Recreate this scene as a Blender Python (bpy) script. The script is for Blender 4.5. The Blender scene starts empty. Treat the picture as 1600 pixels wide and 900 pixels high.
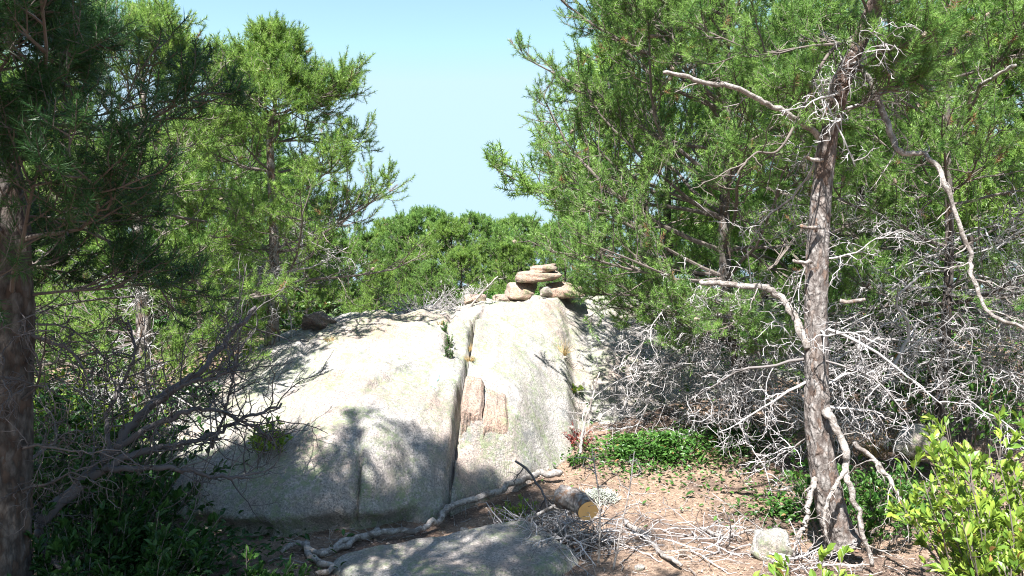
import bpy, math, random
import numpy as np
from mathutils import Vector
PI = math.pi
S = bpy.context.scene
COL = S.collection

# ------------------------------------------------------------------ camera, sky, sun, exposure
CAM_Z = 1.6
cam = bpy.data.cameras.new("camera"); camo = bpy.data.objects.new("camera", cam); COL.objects.link(camo)
camo.location = (0, 0, CAM_Z); camo.rotation_euler = (PI/2, 0, 0)
cam.sensor_width = 36; cam.lens = 28; cam.clip_start = 0.05; cam.clip_end = 2000
S.camera = camo
F = 1244.4
SUN_AZ = math.radians(22)      # the sun stands behind the viewer, this far to the left
SUN_EL = math.radians(56)
to_sun = Vector((-math.sin(SUN_AZ)*math.cos(SUN_EL), -math.cos(SUN_AZ)*math.cos(SUN_EL), math.sin(SUN_EL)))
w = bpy.data.worlds.new("World"); S.world = w; w.use_nodes = True
nt = w.node_tree; bg = nt.nodes["Background"]
sky = nt.nodes.new("ShaderNodeTexSky"); sky.sky_type = 'NISHITA'; sky.sun_disc = False
sky.sun_elevation = SUN_EL
sky.sun_rotation = math.atan2(to_sun.x, to_sun.y)
sky.altitude = 800; sky.air_density = 1.0; sky.dust_density = 0.15; sky.ozone_density = 1.6
cap = nt.nodes.new("ShaderNodeVectorMath"); cap.operation = 'MINIMUM'; cap.inputs[1].default_value = (1.95, 2.72, 3.35)   # clear air: no white glare at the horizon
nt.links.new(sky.outputs[0], cap.inputs[0]); nt.links.new(cap.outputs[0], bg.inputs[0]); bg.inputs[1].default_value = 0.092
sl = bpy.data.lights.new("sun", 'SUN'); sl.energy = 5.0; sl.angle = math.radians(0.5); sl.color = (1.0, 0.97, 0.93)
so = bpy.data.objects.new("sun", sl); COL.objects.link(so); so.rotation_euler = to_sun.to_track_quat('Z', 'Y').to_euler()
S.view_settings.view_transform = 'Standard'; S.view_settings.look = 'None'
S.view_settings.exposure = 1.95; S.view_settings.gamma = 1.0
S.cycles.max_bounces = 7; S.cycles.diffuse_bounces = 4; S.cycles.transmission_bounces = 4
S.cycles.use_denoising = True; S.cycles.denoising_prefilter = 'NONE'; S.cycles.filter_width = 1.1

def P(px, py, Y):
    return np.array([(px-800)/F*Y, Y, CAM_Z-(py-450)/F*Y])

# ------------------------------------------------------------------ noise
def _h(ix, iy, s):
    n = (ix.astype(np.int64)*374761393 + iy.astype(np.int64)*668265263 + s*1274126177) & 0x7fffffff
    n = (n ^ (n >> 13))*1274126177 & 0x7fffffff
    return ((n ^ (n >> 16)) & 0xffff)/65535.0
def vnoise(x, y, s=0):
    ix = np.floor(x); iy = np.floor(y); fx = x-ix; fy = y-iy
    fx = fx*fx*(3-2*fx); fy = fy*fy*(3-2*fy)
    a = _h(ix, iy, s); b = _h(ix+1, iy, s); c = _h(ix, iy+1, s); d = _h(ix+1, iy+1, s)
    return (a*(1-fx)+b*fx)*(1-fy) + (c*(1-fx)+d*fx)*fy - 0.5
def fbm(x, y, o=4, s=0):
    r = 0; a = 1.0; f = 1.0
    for k in range(o):
        r = r + a*vnoise(x*f, y*f, s+k*17); a *= 0.5; f *= 2.03
    return r
def sstep(a, b, x):
    t = np.clip((x-a)/(b-a), 0, 1); return t*t*(3-2*t)
def norm(v):
    return v/np.maximum(np.linalg.norm(v, axis=-1, keepdims=True), 1e-9)

# ------------------------------------------------------------------ heights
def ground_h(x, y):
    x = np.asarray(x, float); y = np.asarray(y, float)
    r = np.hypot(x, y)
    z = 0.02 + 0.95*sstep(4.8, 11, y) + 0.12*sstep(0.6, 2.5, x)*sstep(5, 7, y)
    z = z + 0.07*fbm(x*0.9, y*0.9, 4, 3)*sstep(60, 20, r) + 0.02*fbm(x*7, y*7, 3, 9)*sstep(14, 7, r)
    z = z + 1.4*fbm(x*0.02, y*0.02, 3, 5)*sstep(25, 120, r)
    return z
BX = [-4.2, -3.2, -2.3, -1.5, -0.95, -0.43, 0.0, 0.30, 0.50, 0.60, 0.8, 1.4, 2.6, 4.0]
BY = [6.4, 5.7, 5.15, 4.88, 4.92, 5.30, 5.72, 6.15, 6.45, 6.8, 7.05, 7.4, 7.8, 8.6]
CX = [-4.2, -3.4, -3.0, -2.5, -2.0, -1.0, 0.0, 0.7, 1.5, 2.5, 4.0]
CZ = [0.30, 0.58, 0.76, 1.02, 1.20, 1.33, 1.41, 1.52, 1.50, 1.40, 1.0]
def crackline(pts):
    ys = [p[1] for p in pts]; xs = [p[0] for p in pts]
    return lambda y: np.interp(y, ys, xs)
crA = crackline([(-1.02, 4.8), (-0.99, 5.1), (-1.03, 5.5), (-0.95, 6.2)])
crB = crackline([(-0.45, 5.0), (-0.43, 5.4), (-0.415, 5.75), (-0.40, 6.3), (-0.385, 7.0), (-0.37, 7.9), (-0.2, 9)])
crC = crackline([(-0.56, 5.0), (-0.60, 6.0), (-0.57, 7.0), (-0.62, 8.2)])
def groove(x, y, c, wd, dep, y0, y1):
    t = (x-c(y)-0.015*vnoise(y*9, y*0, 4))/wd
    return dep*np.exp(-t*t)*sstep(y0-0.12, y0, y)*sstep(y1+0.3, y1-0.1, y)
def rock_h(x, y, step=True):
    x = np.asarray(x, float); y = np.asarray(y, float)
    base = np.interp(x, BX, BY) + 0.16*fbm(x*1.6, x*0+2.2, 4, 31)
    d = y-base
    d = np.where(d > 0, d*(1-.42*sstep(-1.3, -2.0, x)*sstep(2.2, .6, d))*(1+.30*fbm(x*1.9+1, y*.35+3, 3, 91)*sstep(2, .5, d)), d)
    crest = np.interp(x, CX, CZ)
    wob = 0.10*vnoise(x*1.3, y*0.5, 8)
    fr = np.interp(d, [-0.3, 0, 0.05, 0.12, 0.25, 0.42, 0.65, 1.0, 1.5, 2.2, 3.2, 4.2, 5.5, 7.5],
                      [-0.4, -0.15, 0.10, 0.22, 0.34, 0.43, 0.50, 0.60, 0.72, 0.86, 1.0, 1.0, 0.9, 0.5])
    lin = np.interp(d, [-0.3, -.02, .06, .5, 1.0, 1.6, 2.4, 4.2, 5.5, 7.5], [-.3, -.08, .04, .25, .47, .74, .98, 1.0, .9, .5])
    rr = sstep(-.05, .40, x); fr = fr*(1-rr)+lin*rr
    # lower, gentler front where the ledge meets the risen soil on the right
    g0 = ground_h(x, base)
    right = sstep(0.45, 1.2, x)
    z0 = 0.0*(1-right) + (g0-0.05)*right
    z = z0 + (crest-z0)*fr
    # the pillow-like bulges between joints
    z = z + 0.025*np.sin((x+0.15)*5.3+wob*8)*sstep(0.0, 0.5, d)*sstep(1.6, 0.6, d)*sstep(0.9, 0.3, x)
    z = z + 0.13*fbm(x*0.9+4, y*0.9, 3, 12)*sstep(0.1, 1.2, d) + 0.055*fbm(x*3.1, y*3.1, 5, 14)*sstep(0, .3, d)+0.008*fbm(x*22, y*22, 3, 77)
    # the smooth bright swelling left of centre
    z = z + 0.10*np.exp(-((x+1.15)/0.62)**2-((y-5.95)/0.5)**2)
    z = z + 0.05*np.abs(fbm(x*2.1+9, y*2.6+3, 4, 61))*sstep(.1, .6, d)
    # angular sheets: the surface breaks in low ragged steps
    q = 3.2*fbm(x*.55+y*.35+2, y*.5-x*.2, 3, 71); fq = q-np.floor(q); z = z + .035*(sstep(.86, 1.0, fq)-fq+.5)*sstep(.25, .8, d)
    q = 2.6*fbm(x*2.2+7, y*1.1, 3, 73); fq = q-np.floor(q); z = z + .016*(sstep(.90, 1.0, fq)-fq+.5)*sstep(.02, .3, d) - 0.035*np.exp(-(np.abs(vnoise(x*1.3+2, y*1.1+7, 66))/.035)**2)*sstep(.5, 1.2, d)
    for (c0, k0, hh, w0) in ((6.25, .10, .05, .03), (7.0, -.06, .035, .05), (7.55, .05, .04, .04)):
        e = y-(c0+k0*x+.22*vnoise(x*1.7, x*0, int(c0*10))); z = z + hh*sstep(-w0, w0, e)*np.exp(-np.maximum(e, 0)*1.6)
    z = z - groove(x, y, crA, 0.03, 0.012, 4.7, 5.1) - groove(x, y, crA, 0.011, 0.09, 4.7, 5.2)
    z = z - groove(x, y, crB, 0.04, 0.010, 4.9, 6.2) - groove(x, y, crB, 0.013+.010*vnoise(y*6, y*0, 6)+.012*np.exp(-((y-6.1)/.3)**2), 0.26, 5.0, 8.2)
    z = z - groove(x, y, crC, 0.03, 0.07, 6.9, 8.3)
    # the step under the broken block
    s = (1 if step else 0)*sstep(-0.42, -0.38, x)*sstep(0.06, -0.02, x)
    z = z - s*0.20*sstep(5.955, 5.925, y+.02*vnoise(x*14, x*0, 3))*sstep(5.2, 5.8, y)
    z = z - (1 if step else 0)*.13*np.exp(-((y-5.945-.03*vnoise(x*12, x*0, 5))/.016)**2)*sstep(-.42, -.39, x)*sstep(.02, -.06, x)
    # steep joint at the right, ragged step going back
    z = z - 0.03*sstep(0.50, 0.60, x-0.04*vnoise(y*5, y*0, 2))*sstep(8.2, 7.4, y)*sstep(5.8, 6.4, y)
    return z
def surf_h(x, y):
    return np.maximum(ground_h(x, y), rock_h(x, y))

# ------------------------------------------------------------------ mesh helper
class Geo:
    def __init__(s): s.v = []; s.t = []; s.q = []; s.n = 0; s.tm = []; s.qm = []; s.a = []
    def add(s, v, tris=None, quads=None, mat=0, tint=None):
        v = np.asarray(v, np.float32).reshape(-1, 3)
        if tris is not None and len(tris):
            t = np.asarray(tris, np.int64).reshape(-1, 3)+s.n; s.t.append(t); s.tm.append(np.full(len(t), mat, np.int32))
        if quads is not None and len(quads):
            q = np.asarray(quads, np.int64).reshape(-1, 4)+s.n; s.q.append(q); s.qm.append(np.full(len(q), mat, np.int32))
        s.v.append(v); s.n += len(v)
        s.a.append(np.full(len(v), 0.5, np.float32) if tint is None else np.asarray(tint, np.float32).reshape(-1))
    def build(s, name, mats, parent=None, smooth=False, origin=None):
        me = bpy.data.meshes.new(name)
        v = np.concatenate(s.v) if s.v else np.zeros((0, 3), np.float32)
        if origin is not None: v = v-np.asarray(origin, np.float32)
        me.vertices.add(len(v)); me.vertices.foreach_set("co", v.ravel())
        t = np.concatenate(s.t) if s.t else np.zeros((0, 3), np.int64)
        q = np.concatenate(s.q) if s.q else np.zeros((0, 4), np.int64)
        loops = np.concatenate([t.ravel(), q.ravel()]).astype(np.int32)
        me.loops.add(len(loops)); me.loops.foreach_set("vertex_index", loops)
        ls = np.concatenate([np.arange(len(t))*3, len(t)*3+np.arange(len(q))*4]).astype(np.int32)
        me.polygons.add(len(ls)); me.polygons.foreach_set("loop_start", ls)
        mi = np.concatenate((s.tm or [np.zeros(0, np.int32)])+(s.qm or [np.zeros(0, np.int32)])).astype(np.int32)
        if not isinstance(mats, (list, tuple)): mats = [mats]
        for m in mats: me.materials.append(m)
        me.polygons.foreach_set("material_index", mi)
        me.polygons.foreach_set("use_smooth", np.full(len(ls), smooth))
        at = me.attributes.new("tint", 'FLOAT', 'POINT'); at.data.foreach_set("value", np.concatenate(s.a))
        me.update(calc_edges=True); me.validate()
        o = bpy.data.objects.new(name, me); COL.objects.link(o)
        if parent is not None: o.parent = parent
        return o
    def tubes(s, PP, RR, sides=5, mat=0, tint=None, cap=True):
        """PP (M,N,3) polylines, RR (M,N) radii"""
        PP = np.asarray(PP, float); RR = np.asarray(RR, float)
        M, N, _ = PP.shape
        if M == 0: return
        T = np.empty_like(PP); T[:, 1:-1] = PP[:, 2:]-PP[:, :-2]; T[:, 0] = PP[:, 1]-PP[:, 0]; T[:, -1] = PP[:, -1]-PP[:, -2]
        T = norm(T)
        ch = norm(PP[:, -1]-PP[:, 0]+1e-6)
        ref = np.where(np.abs(ch[:, 2:3]) > 0.8, np.array([[1., 0.1, 0]]), np.array([[0.05, 0.1, 1.]]))
        U = norm(np.cross(T, ref[:, None, :])); V = np.cross(T, U)
        ang = np.arange(sides)*2*PI/sides
        ring = U[:, :, None, :]*np.cos(ang)[None, None, :, None] + V[:, :, None, :]*np.sin(ang)[None, None, :, None]
        vv = PP[:, :, None, :] + ring*RR[:, :, None, None]
        base = (np.arange(M)*N*sides)[:, None, None]
        i = np.arange(N-1)[None, :, None]*sides; k = np.arange(sides)[None, None, :]; k2 = (k+1) % sides
        q = np.stack([base+i+k, base+i+k2, base+i+sides+k2, base+i+sides+k], -1).reshape(-1, 4)
        tr = None
        if cap and sides > 2:
            e = (np.arange(M)*N*sides+(N-1)*sides)[:, None]; e0 = (np.arange(M)*N*sides)[:, None]
            f = np.arange(1, sides-1)[None, :]
            tr = np.concatenate([np.stack([e+0*f, e+f, e+f+1], -1).reshape(-1, 3), np.stack([e0+0*f, e0+f+1, e0+f], -1).reshape(-1, 3)])
        tt = None if tint is None else np.repeat(np.asarray(tint, float), N*sides)
        s.add(vv, tr, q, mat, tt)
    def needles(s, B, D, L, rng, per=40, nlen=0.04, wid=0.0028, mat=0, tint=None, spread=(30, 62)):
        """bottle-brush shoots: base B, direction D, shoot length L"""
        M = len(B)
        if M == 0: return
        D = norm(D)
        ref = np.where(np.abs(D[:, 2:3]) > 0.9, np.array([[1., 0, 0]]), np.array([[0, 0, 1.]]))
        U = norm(np.cross(D, ref)); V = np.cross(D, U)
        u = (np.arange(per)[None, :]+rng.random((M, per)))/per
        az = rng.random((M, per))*2*PI
        tilt = np.radians(spread[1]+(spread[0]-spread[1])*u**1.5 + rng.normal(0, 6, (M, per)))
        rad = np.cos(az)[..., None]*U[:, None]+np.sin(az)[..., None]*V[:, None]
        nd = np.cos(tilt)[..., None]*D[:, None]+np.sin(tilt)[..., None]*rad
        nb = B[:, None]+D[:, None]*(u*L[:, None])[..., None]
        ln = nlen*(0.75+0.5*rng.random((M, per)))
        side = norm(np.cross(nd, rad+0.6*rng.normal(size=(M, per, 3))))
        a = nb+side*wid*0.5; b = nb-side*wid*0.5; c = nb+nd*ln[..., None]
        v = np.stack([a, b, c], 2).reshape(-1, 3)
        t = np.arange(M*per*3).reshape(-1, 3)
        tt = rng.random(M) if tint is None else tint
        s.add(v, t, None, mat, np.repeat(tt, per*3))
    def leaves(s, B, D, Nn, L, W, mat=0, tint=None, fold=0.25):
        """ovate folded leaves: base, pointing direction, up-ish normal"""
        M = len(B)
        if M == 0: return
        D = norm(D); side = norm(np.cross(D, Nn)); up = np.cross(side, D)
        L = L[:, None]; W = W[:, None]
        def pt(l, ww, h): return B+D*L*l+side*W*ww+up*(W*abs(ww)*fold*2+h*L)
        v = np.stack([pt(0, 0, 0), pt(.35, .42, 0), pt(.72, .40, 0), pt(1, 0, -.06), pt(.72, -.40, 0), pt(.35, -.42, 0), pt(.5, 0, .02)], 1).reshape(-1, 3)
        b = (np.arange(M)*7)[:, None]
        q = np.concatenate([b+np.array([[0, 1, 2, 6]]), b+np.array([[6, 2, 3, 4]]), b+np.array([[0, 6, 4, 5]])])
        tt = np.full(M, .5) if tint is None else tint
        s.add(v, None, q, mat, np.repeat(tt, 7))

def tag(o, label=None, cat=None, group=None, kind=None):
    if label: o["label"] = label
    if cat: o["category"] = cat
    if group: o["group"] = group
    if kind: o["kind"] = kind
    return o
def empty(name, loc, label, cat, group=None):
    o = bpy.data.objects.new(name, None); COL.objects.link(o); o.location = [float(c) for c in loc]
    o.empty_display_size = 0.2
    return tag(o, label, cat, group)
def catmull(pts, n):
    p = np.asarray(pts, float); p = np.vstack([2*p[0]-p[1], p, 2*p[-1]-p[-2]])
    out = []; m = len(p)-3
    for u in np.linspace(0, m, n):
        i = min(int(u), m-1); t = u-i; a, b, c, d = p[i], p[i+1], p[i+2], p[i+3]
        out.append(0.5*((2*b)+(-a+c)*t+(2*a-5*b+4*c-d)*t*t+(-a+3*b-3*c+d)*t**3))
    return np.array(out)

# ------------------------------------------------------------------ materials
def mat_new(name):
    m = bpy.data.materials.new(name); m.use_nodes = True
    n = m.node_tree.nodes; l = m.node_tree.links
    return m, n, l, n["Principled BSDF"]
def noise(n, l, vec, scale, detail=5, rough=0.6, dist=0):
    t = n.new("ShaderNodeTexNoise"); t.inputs["Scale"].default_value = scale; t.inputs["Detail"].default_value = detail
    t.inputs["Roughness"].default_value = rough; t.inputs["Distortion"].default_value = dist
    if vec is not None: l.new(vec, t.inputs["Vector"])
    return t.outputs[0]
def ramp(n, l, fac, stops):
    r = n.new("ShaderNodeValToRGB"); l.new(fac, r.inputs[0]); e = r.color_ramp.elements
    while len(e) < len(stops): e.new(0.5)
    for i, (p, c) in enumerate(stops):
        e[i].position = p; e[i].color = (*c, 1) if len(c) == 3 else c
    return r.outputs[0]
def mix(n, l, fac, a, b, mode='MIX'):
    x = n.new("ShaderNodeMix"); x.data_type = 'RGBA'; x.blend_type = mode
    if isinstance(fac, (int, float)): x.inputs[0].default_value = fac
    else: l.new(fac, x.inputs[0])
    for k, c in ((6, a), (7, b)):
        if isinstance(c, tuple): x.inputs[k].default_value = (*c, 1)
        else: l.new(c, x.inputs[k])
    return x.outputs[2]
def bump(n, l, h, strength, dist, nrm=None):
    b = n.new("ShaderNodeBump"); b.inputs["Strength"].default_value = strength; b.inputs["Distance"].default_value = dist
    l.new(h, b.inputs["Height"])
    if nrm is not None: l.new(nrm, b.inputs["Normal"])
    return b.outputs[0]
def math_n(n, l, op, a, b):
    x = n.new("ShaderNodeMath"); x.operation = op
    for k, c in enumerate((a, b)):
        if isinstance(c, (int, float)): x.inputs[k].default_value = c
        else: l.new(c, x.inputs[k])
    return x.outputs[0]

def granite(name, base=(0.40, 0.378, 0.36), pink=(0.40, 0.29, 0.235), lichen=0.85, pinkness=0.45, dark=0.6):
    m, n, l, b = mat_new(name)
    tc = n.new("ShaderNodeTexCoord").outputs["Object"]
    big = noise(n, l, tc, 1.1, 4); c = mix(n, l, ramp(n, l, big, [(0.60-pinkness*0.3, (0, 0, 0)), (0.85-pinkness*0.3, (1, 1, 1))]), base, pink)
    grain = noise(n, l, tc, 75, 3, 0.8)
    c = mix(n, l, 0.75, c, ramp(n, l, grain, [(0.38, (0.18, 0.17, 0.17)), (0.5, (0.8, 0.8, 0.8)), (0.64, (1.25, 1.2, 1.15))]), 'MULTIPLY')
    # crustose lichen: pale green-grey crusts and small dark spots
    ln = noise(n, l, tc, 3.2, 8, 0.72, 0.4)
    lm = ramp(n, l, ln, [(0.60-lichen*0.2, (0, 0, 0)), (0.66-lichen*0.1, (1, 1, 1))])
    ls = noise(n, l, tc, 24, 4, 0.7); lm2 = ramp(n, l, ls, [(0.42, (0, 0, 0)), (0.56, (1, 1, 1))])
    c = mix(n, l, math_n(n, l, 'MULTIPLY', math_n(n, l, 'MULTIPLY', lm, lm2), 0.85), c, (0.20, 0.25, 0.125))
    c = mix(n, l, math_n(n, l, 'MULTIPLY', ramp(n, l, noise(n, l, tc, 13, 6, 0.8, .5), [(0.44, (0, 0, 0)), (0.60, (1, 1, 1))]), .38), c, (0.17, 0.165, 0.155))
    dn = noise(n, l, tc, 5.0, 9, 0.75, 0.8)
    dm = ramp(n, l, dn, [(0.56, (0, 0, 0)), (0.62, (1, 1, 1))])
    c = mix(n, l, math_n(n, l, 'MULTIPLY', dm, dark), c, (0.16, 0.17, 0.17))
    # faint streaks that run down the slope
    mp = n.new("ShaderNodeMapping"); mp.inputs["Scale"].default_value = (7, 0.8, 0.8); l.new(tc, mp.inputs[0])
    st = noise(n, l, mp.outputs[0], 1.6, 6, 0.65)
    c = mix(n, l, math_n(n, l, 'MULTIPLY', ramp(n, l, st, [(0.52, (0, 0, 0)), (0.70, (1, 1, 1))]), 0.65), c, (0.20, 0.175, 0.155))
    l.new(c, b.inputs["Base Color"]); b.inputs["Roughness"].default_value = 0.9
    nb = bump(n, l, noise(n, l, tc, 48, 6, 0.8), 1.0, 0.012)
    nb = bump(n, l, noise(n, l, tc, 9, 7, 0.72), 0.8, 0.045, nb)
    l.new(nb, b.inputs["Normal"])
    return m
def bark(name, c1, c2, c3, scale=14, vs=0.25, bd=0.012, rough=0.9, topz=None):
    m, n, l, b = mat_new(name)
    tc = n.new("ShaderNodeTexCoord").outputs["Object"]
    mp = n.new("ShaderNodeMapping"); mp.inputs["Scale"].default_value = (1, 1, vs); l.new(tc, mp.inputs[0])
    v = n.new("ShaderNodeTexVoronoi"); v.feature = 'F1'; v.inputs["Scale"].default_value = scale*1.6
    dn = n.new("ShaderNodeMix"); dn.data_type = 'RGBA'; dn.inputs[0].default_value = 0.06
    l.new(mp.outputs[0], dn.inputs[6])
    nz = n.new("ShaderNodeTexNoise"); nz.inputs["Scale"].default_value = scale; nz.inputs["Detail"].default_value = 5; l.new(mp.outputs[0], nz.inputs[0])
    l.new(nz.outputs[1], dn.inputs[7]); l.new(dn.outputs[2], v.inputs["Vector"])
    c = mix(n, l, ramp(n, l, noise(n, l, mp.outputs[0], scale*1.2, 7, 0.7), [(0.38, (0, 0, 0)), (0.62, (1, 1, 1))]), c1, c2)
    c = mix(n, l, ramp(n, l, v.outputs["Color"], [(0.62, (0, 0, 0)), (0.80, (1, 1, 1))]), c, c3)
    c = mix(n, l, 0.8, c, ramp(n, l, v.outputs["Distance"], [(0.30, (1, 1, 1)), (0.75, (0.35, 0.3, 0.28))]), 'MULTIPLY')
    if topz:     # young bark higher up is thin, smooth and reddish brown
        sx = n.new("ShaderNodeSeparateXYZ"); l.new(tc, sx.inputs[0])
        fz = n.new("ShaderNodeMapRange"); l.new(math_n(n, l, 'ADD', sx.outputs[2], math_n(n, l, 'MULTIPLY', nz.outputs[0], .7)), fz.inputs[0]); fz.inputs[1].default_value = topz; fz.inputs[2].default_value = topz+.5
        c = mix(n, l, fz.outputs[0], c, mix(n, l, .55, c, (0.085, 0.040, 0.024)))
    l.new(c, b.inputs["Base Color"]); b.inputs["Roughness"].default_value = rough
    h = mix(n, l, 0.5, ramp(n, l, v.outputs["Distance"], [(0.1, (1, 1, 1)), (0.8, (0, 0, 0))]), nz.outputs[0])
    l.new(bump(n, l, h, 0.9, bd), b.inputs["Normal"])
    return m
def leafmat(name, a, bcol, trans=0.35, rough=0.5, tcol=None, noisescale=1.6):
    m, n, l, b = mat_new(name)
    at = n.new("ShaderNodeAttribute"); at.attribute_name = "tint"
    tc = n.new("ShaderNodeTexCoord").outputs["Object"]
    f = math_n(n, l, 'ADD', math_n(n, l, 'MULTIPLY', at.outputs["Fac"], 0.65), math_n(n, l, 'MULTIPLY', noise(n, l, tc, noisescale, 3), 0.35))
    mr = ramp(n, l, f, [(0.12, a), (0.82, bcol)])
    if tcol:   # a few dead, rust-coloured tufts
        mr = mix(n, l, ramp(n, l, at.outputs["Fac"], [(0.982, (0, 0, 0)), (0.986, (1, 1, 1))]), mr, tcol)
    l.new(mr, b.inputs["Base Color"]); b.inputs["Roughness"].default_value = rough
    b.inputs["Specular IOR Level"].default_value = 0.35
    tr = n.new("ShaderNodeBsdfTranslucent"); l.new(mix(n, l, 0.5, mr, (0.5, 0.6, 0.05), 'MIX') if False else mr, tr.inputs[0])
    ms = n.new("ShaderNodeMixShader"); ms.inputs[0].default_value = trans
    l.new(b.outputs[0], ms.inputs[1]); l.new(tr.outputs[0], ms.inputs[2])
    l.new(ms.outputs[0], n["Material Output"].inputs[0])
    return m
def plain(name, c1, c2, scale=12, rough=0.85, bd=0.003):
    m, n, l, b = mat_new(name)
    tc = n.new("ShaderNodeTexCoord").outputs["Object"]
    at = n.new("ShaderNodeAttribute"); at.attribute_name = "tint"
    nz = noise(n, l, tc, scale, 6, 0.7)
    f = math_n(n, l, 'ADD', math_n(n, l, 'MULTIPLY', at.outputs["Fac"], 0.4), math_n(n, l, 'MULTIPLY', nz, 0.6))
    l.new(ramp(n, l, f, [(0.32, c1), (0.68, c2)]), b.inputs["Base Color"]); b.inputs["Roughness"].default_value = rough
    l.new(bump(n, l, nz, 0.7, bd), b.inputs["Normal"])
    return m

M_GRAN = granite("granite")
M_PINK = granite("pink_granite", base=(0.38, 0.295, 0.245), pink=(0.42, 0.275, 0.205), lichen=0.4, pinkness=0.7, dark=0.15)
M_DROCK = granite("shaded_granite", base=(0.22, 0.18, 0.17), pink=(0.26, 0.17, 0.14), lichen=0.1, pinkness=0.5, dark=0.5)  # granite darkened: the left trees' shade painted into the boulder's colour
M_BARK = bark("pine_bark", (0.15, 0.125, 0.11), (0.36, 0.33, 0.31), (0.20, 0.13, 0.09), 24, .45, .014)
M_BARKA = bark("flaking_pine_bark", (0.10, 0.082, 0.074), (0.25, 0.232, 0.22), (0.13, 0.09, 0.07), 26, .5, .022, topz=2.35)
M_BARKD = bark("dark_pine_bark", (0.05, 0.042, 0.037), (0.12, 0.105, 0.095), (0.08, 0.055, 0.042), 24, .45)  # bark lowered in tone to put shade into the near left trunk
M_BARKR = bark("red_pine_bark", (0.10, 0.055, 0.035), (0.18, 0.10, 0.07), (0.12, 0.07, 0.05), 22, 0.5, 0.006)
M_TWIG = plain("live_twig", (0.065, 0.05, 0.042), (0.16, 0.135, 0.12), 9)
def drift(name, a, bcol, dark, scale):
    m, n, l, b = mat_new(name); tc = n.new("ShaderNodeTexCoord").outputs["Object"]
    c = ramp(n, l, noise(n, l, tc, scale, 7, .8), [(.38, a), (.62, bcol)])
    c = mix(n, l, ramp(n, l, noise(n, l, tc, scale*.45, 6, .75, .6), [(.50, (0, 0, 0)), (.60, (.85, .85, .85))]), c, dark)
    l.new(c, b.inputs["Base Color"]); b.inputs["Roughness"].default_value = .9
    l.new(bump(n, l, noise(n, l, tc, scale*2.5, 5, .8), 1.0, .008, bump(n, l, noise(n, l, tc, scale*.8, 3, .6), .8, .02)), b.inputs["Normal"])
    return m
M_DEAD = plain("dead_wood", (0.15, 0.135, 0.13), (0.46, 0.44, 0.44), 4)
M_DEADD = plain("dark_dead_wood", (0.055, 0.047, 0.046), (0.125, 0.11, 0.11), 10)
M_DRIFT = drift("weathered_wood", (0.20, 0.175, 0.155), (0.40, 0.37, 0.35), (0.10, 0.08, 0.068), 30)
M_NEED = leafmat("pine_needles", (0.040, 0.125, 0.026), (0.26, 0.42, 0.095), 0.42, 0.42, (0.30, 0.16, 0.08))
M_NEEDY = leafmat("yellow_green_pine_needles", (0.055, 0.150, 0.025), (0.28, 0.42, 0.085), 0.42, 0.42, (0.30, 0.16, 0.08))
M_NEEDD = leafmat("shaded_pine_needles", (0.013, 0.048, 0.014), (0.05, 0.125, 0.032), 0.28, 0.42)  # needle green darkened to paint shade into the left crowns
M_LEAFY = leafmat("yellow_green_leaf", (0.10, 0.20, 0.030), (0.31, 0.40, 0.06), 0.40, 0.4, (0.34, 0.20, 0.07))
M_LEAFG = leafmat("green_leaf", (0.02, 0.075, 0.014), (0.095, 0.20, 0.038), 0.35, 0.38, (0.30, 0.16, 0.07))
M_LEAFD = leafmat("shade_leaf", (0.012, 0.045, 0.010), (0.045, 0.115, 0.025), 0.3, 0.45)  # leaf green darkened so the lower-left undergrowth carries shade in its colour
M_LEAFR = leafmat("red_leaf", (0.16, 0.03, 0.03), (0.30, 0.08, 0.06), 0.3, 0.5)
M_GRASS = leafmat("dry_grass", (0.30, 0.19, 0.07), (0.45, 0.34, 0.15), 0.3, 0.7)
M_LITTER = plain("needle_litter", (0.13, 0.075, 0.05), (0.46, 0.34, 0.26), 3)
M_CONE = plain("pine_cone", (0.16, 0.11, 0.08), (0.30, 0.25, 0.21), 20)
M_LICH = plain("reindeer_lichen", (0.24, 0.25, 0.22), (0.40, 0.42, 0.36), 30)

def groundmat():
    m, n, l, b = mat_new("forest_floor")
    tc = n.new("ShaderNodeTexCoord").outputs["Object"]
    c = ramp(n, l, noise(n, l, tc, 38, 7, 0.8), [(0.33, (0.07, 0.045, 0.034)), (0.5, (0.20, 0.135, 0.092)), (0.66, (0.34, 0.25, 0.185))])
    c = mix(n, l, ramp(n, l, noise(n, l, tc, 1.7, 5, 0.6), [(0.47, (0, 0, 0)), (0.56, (.85, .85, .85))]), c, (0.085, 0.055, 0.042))  # dark humus patches, painted in to stand for dappled shade on the soil
    c = mix(n, l, ramp(n, l, noise(n, l, tc, 130, 2, 0.8), [(0.66, (0, 0, 0)), (0.72, (1, 1, 1))]), c, (0.50, 0.40, 0.31))
    # beyond the clearing: low green cover
    sx = n.new("ShaderNodeSeparateXYZ"); l.new(tc, sx.inputs[0])
    fy = n.new("ShaderNodeMapRange"); l.new(sx.outputs[1], fy.inputs[0]); fy.inputs[1].default_value = 9; fy.inputs[2].default_value = 13
    c = mix(n, l, fy.outputs[0], c, ramp(n, l, noise(n, l, tc, 2, 6, 0.7), [(0.4, (0.03, 0.055, 0.016)), (0.6, (0.09, 0.11, 0.04))]))
    l.new(c, b.inputs["Base Color"]); b.inputs["Roughness"].default_value = 0.95
    l.new(bump(n, l, noise(n, l, tc, 60, 6, 0.8), 0.9, 0.012), b.inputs["Normal"])
    return m
M_GROUND = groundmat()

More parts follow.
